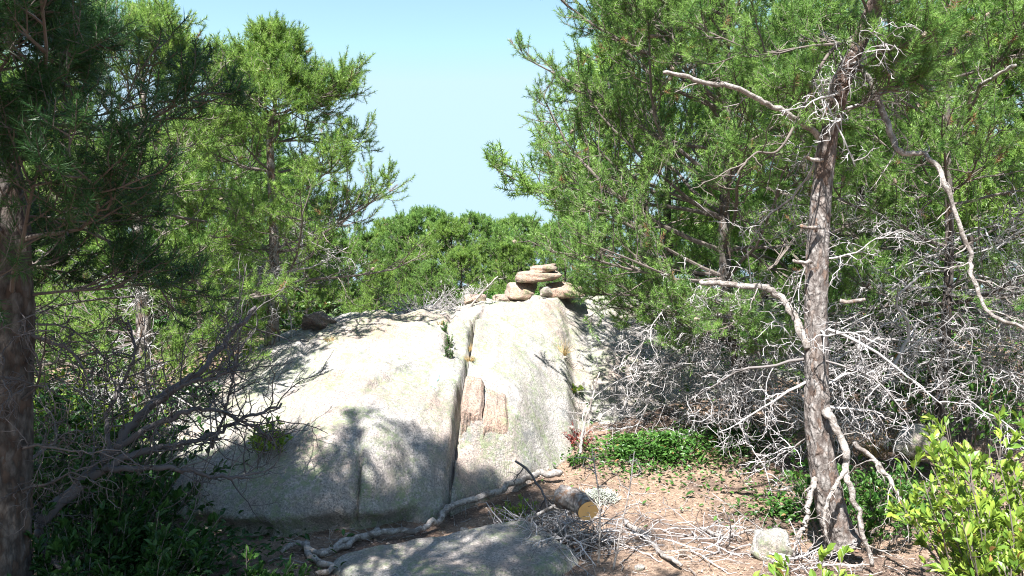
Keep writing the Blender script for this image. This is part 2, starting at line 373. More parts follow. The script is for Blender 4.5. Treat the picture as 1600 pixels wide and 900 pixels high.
# ------------------------------------------------------------------ ground sheet
def sheet(xs, ys, hf):
    X, Y = np.meshgrid(xs, ys); Z = hf(X, Y)
    v = np.stack([X, Y, Z], -1).reshape(-1, 3); nx, ny = len(xs), len(ys)
    i = (np.arange(ny-1)[:, None]*nx+np.arange(nx-1)[None, :]).ravel()
    return v, np.stack([i, i+1, i+nx+1, i+nx], -1)
u = np.linspace(-1, 1, 340); xs = np.sinh(u*6.6)/np.sinh(6.6)*700
ys = np.concatenate([5.5-np.sinh(np.linspace(1, 0.02, 120)*6.2)/np.sinh(6.2)*600, 5.5+np.sinh(np.linspace(0, 1, 240)*6.4)/np.sinh(6.4)*900])
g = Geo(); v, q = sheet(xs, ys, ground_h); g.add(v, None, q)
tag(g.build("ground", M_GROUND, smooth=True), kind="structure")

# ------------------------------------------------------------------ granite ledge
xs = np.linspace(-4.1, 3.9, 520)
dd = np.concatenate([np.linspace(-0.28, 0.7, 120), np.linspace(0.71, 4.0, 260), np.linspace(4.05, 7.4, 60)])
X = np.repeat(xs[None, :], len(dd), 0); Y = np.interp(X, BX, BY)+dd[:, None]
v = np.stack([X, Y, rock_h(X, Y)], -1)
# push the steep front a little in and out so that it is not a pure height field
v[..., 1] += 0.05*fbm(X*3.1, v[..., 2]*4, 3, 41)*np.exp(-dd[:, None]**2/0.3)
gz_ = ground_h(X, Y); v[..., 1] += .13*(1+fbm(X*5, X*0, 3, 4))*sstep(.15, .04, v[..., 2]-gz_)*sstep(-.5, -.75, X+.1*vnoise(X*4, X*0, 3))*sstep(.5, .3, dd[:, None])
nx, ny = len(xs), len(dd)
i = (np.arange(ny-1)[:, None]*nx+np.arange(nx-1)[None, :]).ravel()
g = Geo(); g.add(v.reshape(-1, 3), None, np.stack([i, i+1, i+nx+1, i+nx], -1))
ledge = g.build("granite_ledge", M_GRAN, smooth=True)
tag(ledge, "broad pale granite ledge with vertical cracks rising between the pines", "rock ledge")

def stone(name, c, size, seed, mat, rot=(0, 0, 0), parent=None, sub=4, lump=0.22, box=0.55, cuts=9):
    """an irregular stone: a squared-off ball cut by random planes"""
    rng = np.random.default_rng(seed)
    import bmesh
    bm = bmesh.new(); bmesh.ops.create_icosphere(bm, subdivisions=sub, radius=1)
    V = np.array([p.co[:] for p in bm.verts]); T = [[q.index for q in f.verts] for f in bm.faces]; bm.free()
    V = norm(V); ex = 1+box
    V = V/(np.sum(np.abs(V)**(2*ex+0.6), -1, keepdims=True)**(1/(2*ex+0.6)))
    for _ in range(cuts):
        nn = norm(rng.normal(size=3)); d = 0.72+0.22*rng.random()
        e = V@nn-d; V = V-np.outer(np.maximum(e, 0)*0.92, nn)
    V = V*(1+lump*fbm(V[:, 0]*1.4+V[:, 2]*2+seed, V[:, 1]*1.4-V[:, 2], 3, seed)[:, None]) + 0.03*fbm(V[:, 0]*6+V[:, 2]*5, V[:, 1]*6+V[:, 2]*3, 3, seed+3)[:, None]*V
    V = V*np.array(size)/2
    from mathutils import Euler
    R = np.array(Euler([math.radians(a) for a in rot]).to_matrix())
    V = V@R.T
    g = Geo(); g.add(V, T)
    o = g.build(name, mat, parent, smooth=True); o.location = [float(k) for k in c]
    return o
def on(x, y): return float(surf_h(x, y))

# broken pink block in the middle of the ledge
def block(x0, x1, y0, y1, lift, tiltx, seed, label):
    """a squared chunk of bedrock: jointed top that follows the slope, vertical broken faces"""
    n = 70; xs_ = np.linspace(x0, x1, n); ys_ = np.linspace(y0, y1, n); X, Y = np.meshgrid(xs_, ys_)
    u = (X-x0)/(x1-x0); w_ = (Y-y0)/(y1-y0)
    top = rock_h(X*0+(x0+x1)/2, Y, False)*.5+rock_h(X, Y, False)*.5+lift+tiltx*(u-.5)+.03*fbm(X*7, Y*5, 4, seed)+.012*fbm(X*25, Y*25, 3, seed)
    top = top-.05*sstep(.75, 1, w_)-.03*sstep(.12, 0, np.minimum(u, 1-u))-.03*sstep(.10, 0, w_)
    Yj = Y+.03*fbm(X*6, X*0, 3, seed+1)*(1-w_)+.05*(u-.5)*(1-w_); Xj = X+.02*fbm(Y*6, Y*0, 3, seed+2)*np.where(u < .5, 1, -1)
    T = np.stack([Xj, Yj, top], -1); Bm = T.copy(); Bm[..., 2] -= .34
    g = Geo(); g.add(T.reshape(-1, 3), None, np.stack([i_ := (np.arange(n-1)[:, None]*n+np.arange(n-1)[None]).ravel(), i_+1, i_+n+1, i_+n], -1))
    for E in (T[0], T[-1][::-1], T[:, 0][::-1], T[:, -1]):
        m_ = 14; W = np.stack([E-[0, 0, .34*k/(m_-1)] for k in range(m_)]); t_ = np.arange(m_)[:, None]*1.; e_ = np.arange(n)[None]*1.
        W[1:-1, :, 1] += (.02*fbm(e_*.12, t_*.3, 3, seed+4)+.03*np.minimum(t_/m_, .5))[1:-1]
        q = (np.arange(m_-1)[:, None]*n+np.arange(n-1)[None]).ravel(); g.add(W.reshape(-1, 3), None, np.stack([q, q+n, q+n+1, q+1], -1))
    o = g.build("rock_block", M_PINK, ledge, smooth=False); o["label"] = label
block(-.385, -.225, 5.97, 6.45, .080, -.02, 5, "broken pink granite block set in the middle crack")
block(-.212, -.030, 5.985, 6.40, .055, -.04, 9, "smaller pink block split from the first")
# faded pale blue trail blaze, draped on the rock
bx, by = P(679, 588, 6.3)[:2]
g = Geo(); xs_ = np.linspace(bx-0.028, bx+0.028, 10); ys_ = np.linspace(by-0.16, by+0.16, 24)
v, q = sheet(xs_, ys_, lambda x, y: rock_h(x, y)+0.006); g.add(v, None, q)
m, n, l, b = mat_new("faded_blue_paint"); tc = n.new("ShaderNodeTexCoord").outputs["Object"]
l.new(ramp(n, l, noise(n, l, tc, 60, 4, 0.8), [(0.35, (0.38, 0.50, 0.48)), (0.55, (0.20, 0.45, 0.44))]), b.inputs["Base Color"]); b.inputs["Roughness"].default_value = .8
o = g.build("trail_blaze", m, ledge, smooth=True); o["label"] = "faded pale blue painted trail blaze"

# flat slab in the foreground
def slab_h(x, y):
    c = np.array([-0.28, 4.52]); dx = x-c[0]; dy = y-c[1]
    a = math.radians(22); U = dx*math.cos(a)+dy*math.sin(a); W = -dx*math.sin(a)+dy*math.cos(a)
    r = ((U/0.72)**4+(W/0.42)**4)**0.25+0.22*fbm(x*2.2, y*2.2, 3, 55)
    return 0.085+0.05*U+0.10*W-0.38*sstep(0.80, 1.12, r)+0.05*fbm(x*3, y*3, 4, 57)
g = Geo(); v, q = sheet(np.linspace(-1.35, 0.75, 170), np.linspace(3.7, 5.4, 150), slab_h); g.add(v, None, q)
tag(g.build("granite_slab", M_GRAN, smooth=True), "low flat grey granite slab with dappled shade at the foot of the ledge", "rock slab")

# ------------------------------------------------------------------ cairn
def cst(px, py, Y, size, seed, rot, label, m=M_PINK, name="cairn_stone", box=0.8, sub=4):
    size = tuple(k*1.05 for k in size); o = stone(name, P(px, py, Y), size, seed, m, rot, None, sub=sub, box=box+.9, cuts=6, lump=.16)
    return tag(o, label, "stone", "stones of the cairn and around it")
CY = 8.95
zl = on(0.09, CY)
cst(814, 456, CY, (0.30, 0.26, 0.19), 11, (0, 8, 20), "left foot stone of the cairn, a squat pink block under the long slab")
cst(829, 446, CY+0.14, (0.14, 0.2, 0.20), 12, (0, 5, 10), "narrow upright stone wedged behind the left foot of the cairn")
cst(882, 453, CY+0.05, (0.40, 0.30, 0.185), 13, (0, -3, -8), "right foot stone of the cairn, a long pink block with grey lichen")
cst(842, 432, CY, (0.48, 0.30, 0.125), 14, (2, -3, 4), "long flat pink slab laid across both foot stones of the cairn", box=1.2)
cst(848, 420, CY, (0.27, 0.22, 0.085), 15, (0, -7, 12), "small pale stone lying on top of the cairn slab")
cst(743, 469, 8.8, (0.22, 0.2, 0.13), 21, (0, 0, 10), "pale pink stone on the crest beside the leaning grey stick", box=.5)
cst(784, 467, 8.75, (0.15, 0.14, 0.10), 22, (0, 0, 50), "small pink stone on the crest just left of the cairn", box=.5)
cst(855, 456, 8.9, (0.16, 0.14, 0.12), 23, (0, 0, 50), "small grey stone in the gap under the cairn slab", M_GRAN, box=.5)
o = stone("boulder", P(499, 504, 8.0), (0.36, 0.32, 0.22), 31, M_DROCK, (0, 6, 10), sub=5, box=0.5)
tag(o, "dark rounded boulder sitting at the left end of the ledge crest", "boulder")
o = stone("boulder", (1.50, 4.62, 0.10), (0.24, 0.2, 0.17), 33, M_GRAN, (0, 6, 10), sub=4, box=0.9, lump=.3, cuts=5)
tag(o, "pale rounded stone beside the foot of the right pine trunk", "boulder")
o = stone("boulder", P(1440, 690, 6.0), (0.42, 0.35, 0.26), 34, M_GRAN, (0, 6, 40), sub=4, box=0.5)
tag(o, "grey boulder under the dead twigs right of the right pine trunk", "boulder")
for k, (px, py, s, sd) in enumerate([(858, 858, .035, 41), (893, 632, .05, 42), (882, 702, .04, 43), (1000, 884, .05, 44), (725, 826, .05, 45), (560, 842, .05, 46)]):
    Yk = 1.55*F/(py-450) if py > 650 else 6.9
    p = P(px, py, Yk)
    p[2] = max(on(p[0], p[1]), float(slab_h(p[0], p[1])) if -1.35 < p[0] < .75 and 3.7 < p[1] < 5.4 else -1)+s*0.2
    o = stone("pebble", p, (s*1.3, s, s*.8), sd, M_GRAN, (0, 0, sd*7), sub=2)
    tag(o, ["white pebble on the edge of the foreground slab", "pale pebble on the ledge beside the right joint",
            "pale pebble on the soil near the red-leaved sprig", "white pebble on brown needles at the bottom of the photo",
            "pebble on the soil below the long fallen branch", "tan pebble on soil at the foot of the ledge near the driftwood"][k], "pebble", "loose pebbles")

# ------------------------------------------------------------------ growth
def grow(S0, D0, L, n, curl, up, rng, taper_up=False):
    M = len(S0); PP = np.zeros((M, n, 3)); PP[:, 0] = S0; D = norm(D0.copy()); st = (L/(n-1))[:, None]
    for k in range(1, n):
        D = norm(D+rng.normal(size=(M, 3))*curl+np.array([0, 0, up])*(k/(n-1) if taper_up else 1))
        PP[:, k] = PP[:, k-1]+D*st
    return PP
def at(PP, s):
    """points and tangents on polylines PP[idx] at params"""
    N = PP.shape[1]; f = s*(N-1); i = np.minimum(f.astype(int), N-2); t = (f-i)[:, None]
    r = np.arange(len(PP)); a = PP[r, i]; b = PP[r, i+1]
    return a+(b-a)*t, norm(b-a)
def kids(PP, L, k, s0, s1, ang, lf, rng, flat=0.0):
    M = len(PP); idx = np.repeat(np.arange(M), k)
    s = s0+(s1-s0)*((np.tile(np.arange(k), M)+rng.random(M*k))/k)
    p, T = at(PP[idx], s)
    r = rng.normal(size=(M*k, 3)); r[:, 2] *= (1-flat)
    perp = norm(r-np.sum(r*T, -1, keepdims=True)*T)
    a = np.radians(rng.uniform(ang[0], ang[1], M*k))[:, None]
    D = np.cos(a)*T+np.sin(a)*perp
    return p, D, lf(s, L[idx], rng.random(M*k)), idx
def rad(M, n, r0, r1): return np.tile(np.linspace(r0, r1, n)[None], (M, 1))

def pine_meshes(pr):
    """geometry of one pine, base at the local origin. Returns dict of Geo"""
    rng = np.random.default_rng(pr['seed'])
    tp = catmull(pr['trunk'], 44); r0 = pr['r']
    tt = np.linspace(0, 1, 44)
    R = r0*(1-tt*pr.get('taper', 0.85))*(1+0.35*np.exp(-tt*28))
    out = {}
    sides = pr.get('sides', 14)
    if pr.get('fine'):
        tp = catmull(pr['trunk'], 300); tt = np.linspace(0, 1, 300); sides = 48
        R = r0*(1-tt*pr.get('taper', 0.85))*(1+0.35*np.exp(-tt*28))
    g = Geo(); g.tubes(tp[None], R[None], sides)
    if pr.get('fine'):     # flaking bark plates
        V = g.v[0].reshape(300, 48, 3); c = tp[:, None]; d = V-c
        A = np.arange(48)[None]*1.0; Zs = tt[:, None]*pr['hh']*1.0
        Ax = np.cos(A*2*PI/48)*2.3; Ay = np.sin(A*2*PI/48)*2.3
        fl = fbm(Ax*1.8+Zs*2, Ay*1.8+Zs*5.5, 4, 7)+0.6*np.abs(fbm(Ax*3+5, Ay*3+Zs*14, 3, 9))
        g.v[0] = (c+d*(1+0.20*fl[..., None])).reshape(-1, 3).astype(np.float32)
    out['trunk'] = g
    # live limbs
    g = Geo(); n1 = pr['n1']
    t = np.sort(rng.uniform(pr['t0'], 0.985, n1)); az = np.arange(n1)*2.399+rng.normal(0, .35, n1)+pr.get('az0', 0)
    if 'wh' in pr:
        kw = np.arange(n1)*pr['wh']//n1; t = np.clip(pr['t0']+(1-pr['t0'])*(kw/pr['wh'])**.9+rng.normal(0, .008, n1)+.01, 0, .985)
        az = az+rng.uniform(0, 6.28, pr['wh'])[kw]
    if 'azf' in pr: az = pr['azf'](az, t, rng)
    L1 = pr['len'](t, az)*rng.uniform(0.75, 1.15, n1); keep = L1 > 0.06; t, az, L1 = t[keep], az[keep], L1[keep]; n1 = len(t)
    p, T = at(np.repeat(tp[None], n1, 0), t)
    el = np.radians(pr['el'](t)+rng.normal(0, 8, n1))
    D = np.stack([np.cos(az)*np.cos(el), np.sin(az)*np.cos(el), np.sin(el)], -1)
    P1 = grow(p, D, L1, 9, 0.13, pr.get('up', 0.10), rng, True)
    rb = np.clip(pr.get('rb', 0.0085)*L1+0.003, .005, .028)
    g.tubes(P1, rb[:, None]*np.linspace(1, .28, 9)[None], 6, 1)
    # the leader of the trunk carries shoots too
    k2 = pr['k2']
    p, D, L2, ix = kids(P1, L1, k2, pr.get('in', .28), 1.0, (30, 70), lambda s, L, r: (0.14+0.42*L*(1-s)**0.8*(0.4+0.9*r))*pr.get('l2', 1), rng, pr.get('flat', .6))
    P2 = grow(p, D, L2, 6, 0.15, 0.09, rng)
    g.tubes(P2, rad(len(P2), 6, .0055, .003), 4, 1)
    k3 = pr['k3']
    p, D, L3, ix = kids(P2, L2, k3, 0.25, 1.0, (25, 60), lambda s, L, r: 0.07+0.30*L*(1-s*.5)*(.5+r*.7), rng, 0.15)
    P3 = grow(p, D, L3, 4, 0.16, 0.14, rng)
    g.tubes(P3, rad(len(P3), 4, .0035, .0022), 3, 1)
    # needled shoots: dense brushes at the tips, thinner ones along the twigs
    def shoots(B, D, Lr, per, spread, upb=.35):
        D = norm(norm(D)+np.array([0, 0, upb])+rng.normal(size=D.shape)*.18); L_ = rng.uniform(*Lr, len(B))
        tn = np.clip(rng.normal(.5, .25, len(B)), 0, .97); tn[rng.random(len(B)) < pr.get('rust', 0.006)] = 1.0
        g.tubes(np.stack([B, B+D*L_[:, None]], 1), rad(len(B), 2, .0028, .002), 3, 1)
        g.needles(B, D, L_, rng, per, pr.get('nl', .040), pr.get('nw', .0030), 0, tn, spread)
    per = pr.get('per', 36)
    tl_ = pr.get('tip', (.05, .11))
    shoots(P3[:, 3], P3[:, 3]-P3[:, 2], tl_, int(per*1.5), (28, 78))
    shoots(P3[:, 2], rng.normal(size=P3[:, 2].shape)+P3[:, 3]-P3[:, 2], tl_, int(per*1.2), (30, 78))
    shoots(P2[:, 5], P2[:, 5]-P2[:, 4], tl_, int(per*1.5), (28, 78))
    shoots(P1[:, 8], P1[:, 8]-P1[:, 7], tl_, int(per*1.6), (28, 78))
    # last halves of the twigs and their tips
    B = [P3[:, 2], P2[:, 4], P1[:, 7]]; E = [P3[:, 3], P2[:, 5], P1[:, 8]]
    top = tp[-6:]; B.append(top[:-1]); E.append(top[1:])
    B = np.concatenate(B); E = np.concatenate(E)
    d = E-B; Ls = np.linalg.norm(d, axis=1)
    cl = rng.random(len(P2))       # tufts on the same twig share their tint
    tint = np.clip(rng.random(len(B))*0.8+0.1, 0, 1); tint[rng.random(len(B)) < pr.get('rust', 0.006)] = 1.0
    g.needles(B, d, Ls+0.005, rng, int(per*.7), pr.get('nl', .040), pr.get('nw', .0030), 0, tint, (35, 75))
    if pr.get('cones'):
        kc = rng.integers(0, len(P2), pr['cones']); d = norm(rng.normal(size=(len(kc), 3))+[0, 0, -.3]); c0 = P2[kc, 4]
        g.tubes(c0[:, None]+d[:, None]*np.array([0, .012, .03, .048])[None, :, None], np.tile([[.008, .017, .014, .004]], (len(kc), 1)), 7, 2)
    out['crown'] = g
    # dead lower limbs
    if pr.get('nd'):
        g = Geo(); nd = pr['nd']
        t = rng.uniform(pr['td'][0], pr['td'][1], nd); az = rng.uniform(pr['azd'][0], pr['azd'][1], nd)
        p, T = at(np.repeat(tp[None], nd, 0), t); L = rng.uniform(*pr['ld'], nd)
        el = rng.uniform(-0.35, 0.35, nd)
        D = np.stack([np.cos(az)*np.cos(el), np.sin(az)*np.cos(el), np.sin(el)], -1)
        Q1 = grow(p, D, L, 12, 0.20, pr.get('droop', -0.04), rng)
        g.tubes(Q1, rng.uniform(.005, .012, nd)[:, None]*np.linspace(1, .3, 12)[None], 5, 0, rng.random(nd))
        p, D, L2, _ = kids(Q1, L, pr.get('dk2', 11), .2, 1, (35, 80), lambda s, L, r: .12+.40*L*(1-s*.6)*r, rng)
        Q2 = grow(p, D, L2, 8, .27, -0.07, rng); g.tubes(Q2, rad(len(Q2), 8, .0036, .0018), 4, 0, rng.random(len(Q2)))
        p, D, L3, _ = kids(Q2, L2, pr.get('dk3', 5), .2, 1, (35, 80), lambda s, L, r: .05+.45*L*r, rng)
        Q3 = grow(p, D, L3, 6, .33, -0.06, rng); g.tubes(Q3, rad(len(Q3), 6, .0028, .0015), 3, 0, rng.random(len(Q3)))
        p, D, L4, _ = kids(Q3, L3, 2, .3, 1, (35, 80), lambda s, L, r: .03+.4*L*r, rng)
        Q4 = grow(p, D, L4, 4, .3, -0.04, rng); g.tubes(Q4, rad(len(Q4), 4, .0018, .0012), 3, 0, rng.random(len(Q4)))
        out['dead'] = g
    return out
def pine(pr, base, label, group="pines around the clearing", need=M_NEED, barkm=M_BARK, dead=M_DEAD, name="pine_tree", cat="pine tree"):
    ge = pine_meshes(pr)
    root = empty(name, base, label, cat, group)
    ge['trunk'].build("trunk", barkm, root, smooth=True)
    ge['crown'].build("crown", [need, M_TWIG, M_CONE], root)
    if 'dead' in ge:
        o = ge['dead'].build("dead_twigs", dead, root, smooth=True); o["kind"] = "stuff"
    return root
def curve_part(name, pts, r0, r1, mat, parent=None, n=40, sides=10, wob=0.12, seed=0, twigs=0, tl=.15, taper=1.0, origin=None, droop=-.05):
    """a single bent limb with knots and side twigs; points in world space"""
    rng = np.random.default_rng(seed)
    c = catmull(pts, n); L = np.linalg.norm(c[-1]-c[0])
    c[1:-1] += np.stack([fbm(np.arange(n)*.35+seed, np.arange(n)*0+k*9.1, 2, k) for k in range(3)], -1)[1:-1]*r0*1.2 + np.stack([fbm(np.arange(n)*.9+seed, np.arange(n)*0+k*5.1, 2, k+7) for k in range(3)], -1)[1:-1]*r0*.45
    s = np.linspace(0, 1, n)**taper; R = (r0+(r1-r0)*s)*(1+wob*2*fbm(np.arange(n)*.55+seed, np.arange(n)*0., 3, 5))
    g = Geo(); g.tubes(c[None], R[None], sides)
    V = g.v[0].reshape(n, sides, 3); A = np.arange(sides)[None]
    fl = fbm(np.cos(A*2*PI/sides)*1.5+np.arange(n)[:, None]*.15, np.sin(A*2*PI/sides)*1.5+0*np.arange(n)[:, None], 3, seed)
    g.v[0] = (c[:, None]+(V-c[:, None])*(1+wob*2*fl[..., None])).reshape(-1, 3).astype(np.float32)
    if twigs:
        p, D, L2, _ = kids(c[None], np.array([L]), twigs, .08, .97, (35, 85), lambda s, L, r: tl*(.4+r), rng)
        Q = grow(p, D, L2, 7, .25, droop, rng); g.tubes(Q, rad(len(Q), 7, .0045, .002), 4, 0, rng.random(len(Q)))
        p, D, L3, _ = kids(Q, L2, 3, .2, 1, (35, 75), lambda s, L, r: .03+.5*L*r, rng)
        Q = grow(p, D, L3, 5, .3, droop, rng); g.tubes(Q, rad(len(Q), 5, .0026, .0015), 3, 0, rng.random(len(Q)))
    org = np.zeros(3)
    if parent is not None: org = np.array(parent.location)
    elif origin is not None: org = np.array(origin)
    o = g.build(name, mat, parent, smooth=True, origin=org)
    if parent is None and origin is not None: o.location = [float(k) for k in org]
    return o

# ------------------------------------------------------------------ near right pine
bA = P(1318, 885, 4.6); bA[2] = on(bA[0], bA[1])-0.04
def loc(b, *pts): return [P(*p)-b for p in pts]
A_tr = [np.zeros(3)]+loc(bA, (1300, 800, 4.6), (1282, 700, 4.62), (1277, 600, 4.65), (1276, 430, 4.7), (1288, 260, 4.72), (1312, 140, 4.7), (1345, 60, 4.6), (1385, -40, 4.5), (1440, -190, 4.4), (1470, -330, 4.4))
pa = dict(seed=3, cones=20, trunk=A_tr, r=0.082, taper=0.70, rb=.006, fine=True, hh=4, n1=17, t0=0.50, az0=1.0,
          len=lambda t, az: np.interp(t, [.42, .58, .66, .9, 1], [.35, .45, .9, 1.4, .5]), el=lambda t: 10+30*(t-.5), k2=12, k3=4, per=36, nl=.044, nw=.0034,
          nd=20, td=(.20, .66), azd=(0, 2*PI), ld=(.4, .9), droop=-.06, dk2=7, dk3=4)
treeA = pine(pa, bA, "nearest right-hand pine with flaking pale bark and a dark reddish upper stem", barkm=M_BARKA, dead=M_DEAD)
# the bent grey limbs one can follow
cp = lambda pts, r0, r1, lab, m=M_DRIFT, **k: curve_part("dead_branch", [P(*p) for p in pts], r0, r1, m, treeA, **k).__setitem__("label", lab)
cp([(1285, 215, 4.72), (1250, 190, 4.6), (1210, 168, 4.5), (1170, 145, 4.4), (1100, 127, 4.3), (1036, 114, 4.25)], .020, .010, "pale bare snapped branch jutting left", seed=3, twigs=5, tl=.12)
cp([(1335, 95, 4.7), (1352, 112, 4.65), (1372, 150, 4.6), (1388, 195, 4.55), (1404, 235, 4.5), (1450, 245, 4.45), (1478, 285, 4.4), (1496, 335, 4.4), (1513, 390, 4.4), (1522, 440, 4.4), (1545, 490, 4.35), (1605, 518, 4.3)],
   .020, .009, "long bent grey branch arching down to the right", n=80, seed=8, twigs=16, tl=.2)
cp([(1262, 545, 4.65), (1245, 500, 4.75), (1220, 462, 4.8), (1180, 447, 4.85), (1130, 444, 4.9), (1095, 440, 4.9)], .024, .015, "knobbly lichen-grey branch bent to the left", seed=5, twigs=6, tl=.2)
cp([(1290, 640, 4.55), (1306, 665, 4.5), (1322, 700, 4.45), (1326, 745, 4.42), (1340, 800, 4.4), (1362, 885, 4.35)], .026, .012, "grey limb hugging the trunk foot on the right", seed=6, twigs=6, tl=.2)
cp([(1322, 735, 4.42), (1300, 770, 4.4), (1288, 815, 4.38), (1300, 870, 4.36)], .012, .007, "thin grey limb crossing the trunk foot", seed=7, twigs=4, tl=.12)
cp([(1278, 742, 4.6), (1268, 770, 4.5), (1258, 815, 4.45), (1240, 850, 4.42)], .020, .009, "grey limb splaying left of the trunk foot", seed=9, twigs=6, tl=.14)
cp([(1335, 690, 4.5), (1385, 740, 4.4), (1420, 810, 4.3), (1480, 900, 4.2)], .014, .007, "thin grey limb falling right of the trunk foot", seed=10, twigs=8, tl=.2)
cp([(1340, 60, 4.62), (1290, 90, 4.6), (1225, 225, 4.5), (1180, 240, 4.4), (1140, 290, 4.4)], .011, .004, "slim dark branch drooping left from the bend", m=M_TWIG, seed=14, twigs=10, tl=.2)
cp([(1300, 210, 4.66), (1305, 160, 4.6), (1270, 130, 4.5), (1285, 150, 4.45), (1320, 220, 4.4), (1335, 260, 4.42)], .007, .003, "curled bare white twig beside the bend", m=M_DEAD, seed=15, twigs=12, tl=.16)
for k, (px, py, L) in enumerate([(1250, 410, .05), (1262, 355, .05), (1330, 470, .06), (1268, 250, .05)]):
    s_ = 1 if px > 1290 else -1
    a = P(px-18*s_, py, 4.62); b_ = a+np.array([s_*.07+s_*L, -.04, .01])
    curve_part("branch_stub", [a, (a+b_)/2+[0, 0, -.005], b_], .012, .010, M_BARK, treeA, n=8, seed=20+k)

# ------------------------------------------------------------------ bushy pine behind it (centre right)
bB = P(1165, 640, 6.9); bB[2] = on(bB[0], bB[1])-.05
def lenB(t, az):
    left = 0.5-0.5*np.cos(az)          # 1 towards -x
    full = np.interp(t, [.2, .3, .42, .6, .8, 1], [1.1, 1.4, 1.4, 1.3, .95, .4])
    reach = np.interp(t, [.2, .3, .42, .6, .8, 1], [.7, 1.40, 2.15, 2.1, 1.5, .4])
    return full*(1-left)+reach*left
pb = dict(seed=11, cones=60, trunk=[[0, 0, 0], [-.04, -.02, .5], [-.16, -.05, 1.1], [-.20, -.05, 1.9], [-.14, 0, 2.8], [-.18, 0, 3.8], [-.15, 0, 4.9]], r=.080, n1=62, wh=14, t0=.25, azf=lambda az, t, rng: np.where(rng.random(len(az)) < .62, rng.uniform(2.1, 4.7, len(az)), az), tip=(.05, .12),
          len=lenB, el=lambda t: np.interp(t, [.2, .4, 1], [4, 16, 42]), k2=14, k3=4, per=34, nl=.037, nw=.0040, l2=.95, rust=.012,
          nd=38, td=(.10, .36), azd=(2.2, 5.9), ld=(.8, 1.7), droop=-.035, dk2=13, dk3=5)
treeB = pine(pb, bB, "bushy bright green pine overhanging the cairn, its grey dead twigs hanging below", barkm=M_BARKD)
# ------------------------------------------------------------------ right-hand pine
bC = P(1470, 600, 6.6); bC[2] = on(bC[0], bC[1])-.05
pc = dict(seed=22, cones=40, trunk=[[0, 0, 0], [.03, 0, .6], [.1, .05, 1.5], [.05, 0, 2.6], [.1, 0, 3.6], [.12, 0, 4.6]], r=.052, n1=38, wh=9, t0=.28,
          len=lambda t, az: 1.55*np.interp(t, [0, .3, .6, 1], [1, 1, .85, .25]), el=lambda t: np.interp(t, [.2, .4, 1], [0, 10, 40]), k2=13, k3=4, per=34, nl=.037, nw=.0040, rust=.02,
          nd=48, td=(.10, .42), azd=(2.6, 6.4), ld=(.8, 1.8), droop=-.03, dk2=13, dk3=5)
treeC = pine(pc, bC, "right-hand pine with a dense tangle of silvery dead twigs, behind the nearest trunk", barkm=M_BARKD)
curve_part("dead_branch", [P(1494, 215, 6.6), P(1510, 160, 6.2), P(1540, 128, 5.8), P(1587, 102, 5.5)], .022, .010, M_DRIFT, treeC, seed=12, twigs=5, tl=.2)["label"] = "pale snapped branch pointing up to the right"
curve_part("dead_branch", [P(1380, 600, 5.6), P(1420, 520, 5.6), P(1400, 470, 5.5), P(1440, 430, 5.5)], .012, .006, M_DEAD, treeC, seed=13, twigs=14, tl=.3)
# ------------------------------------------------------------------ left pines
bD = P(425, 560, 7.6); bD[2] = on(bD[0], bD[1])-.05
def lenD(t, az):
    right = .5+.5*np.cos(az)
    return (1.15+.25*right)*np.interp(t, [0, .25, .5, .75, .9, 1], [1, 1.0, .74, .33, .15, .05])
pd_ = dict(seed=41, cones=40, trunk=[[0, 0, 0], [.02, 0, 1.0], [-.02, 0, 2.0], [.03, 0, 2.35], [.02, 0, 2.95]], r=.06, taper=.92, n1=46, wh=11, flat=.8, t0=.13,
           len=lenD, el=lambda t: np.interp(t, [.2, .5, .85, 1], [4, 18, 40, 60]), k2=13, k3=4, per=34, nl=.037, nw=.0040,
           nd=16, td=(.12, .34), azd=(3.4, 6.4), ld=(.5, 1.1), droop=-.02, dk2=8, dk3=4)
treeD = pine(pd_, bD, "pointed sunlit pine standing alone against the sky left of the ledge", need=M_NEEDY)
bE = P(215, 600, 6.6); bE[2] = on(bE[0], bE[1])-.05
pe = dict(seed=52, trunk=[[0, 0, 0], [.05, 0, .9], [0, 0, 1.8], [.05, 0, 2.7], [0, 0, 3.3]], r=.075, n1=38, wh=10, flat=.7, t0=.12,
          len=lambda t, az: 1.45*np.interp(t, [0, .25, .6, 1], [1, 1.0, .8, .2]), el=lambda t: np.interp(t, [.2, .5, 1], [2, 14, 45]), k2=12, k3=4, per=34, nl=.037, nw=.0040,
          nd=12, td=(.10, .40), azd=(3.4, 6.6), ld=(.6, 1.3), droop=-.03, dk2=9, dk3=4)
treeE = pine(pe, bE, "yellow-green pine behind the near left trunk, grey twigs showing under it", need=M_NEEDY)
# near left trunk and its dark crown
bF = P(10, 950, 3.75); bF[2] = on(bF[0], bF[1])-.04
pf = dict(seed=61, trunk=[[0, 0, 0], [.0, 0, .7], [.03, 0, 1.5], [.0, .0, 2.1], [-.06, -.05, 2.6], [-.05, -.12, 2.95]], r=.112, taper=.6, fine=True, hh=4, n1=34, t0=.42, az0=.4,
          len=lambda t, az: (1.08-.45*np.sin(az))*np.interp(t, [0, .42, .7, 1], [1, 1.0, .85, .3]), el=lambda t: np.interp(t, [.4, .6, 1], [0, 10, 45]), k2=13, k3=4, per=32, nl=.055, nw=.0036,
          nd=10, td=(.15, .42), azd=(-.9, 1.9), ld=(.5, 1.0), droop=-.03, dk2=8, dk3=4)
treeF = pine(pf, bF, "near left pine, its rough trunk cut by the photo's edge under a dark crown", need=M_NEEDD, barkm=M_BARKD, dead=M_DEADD)

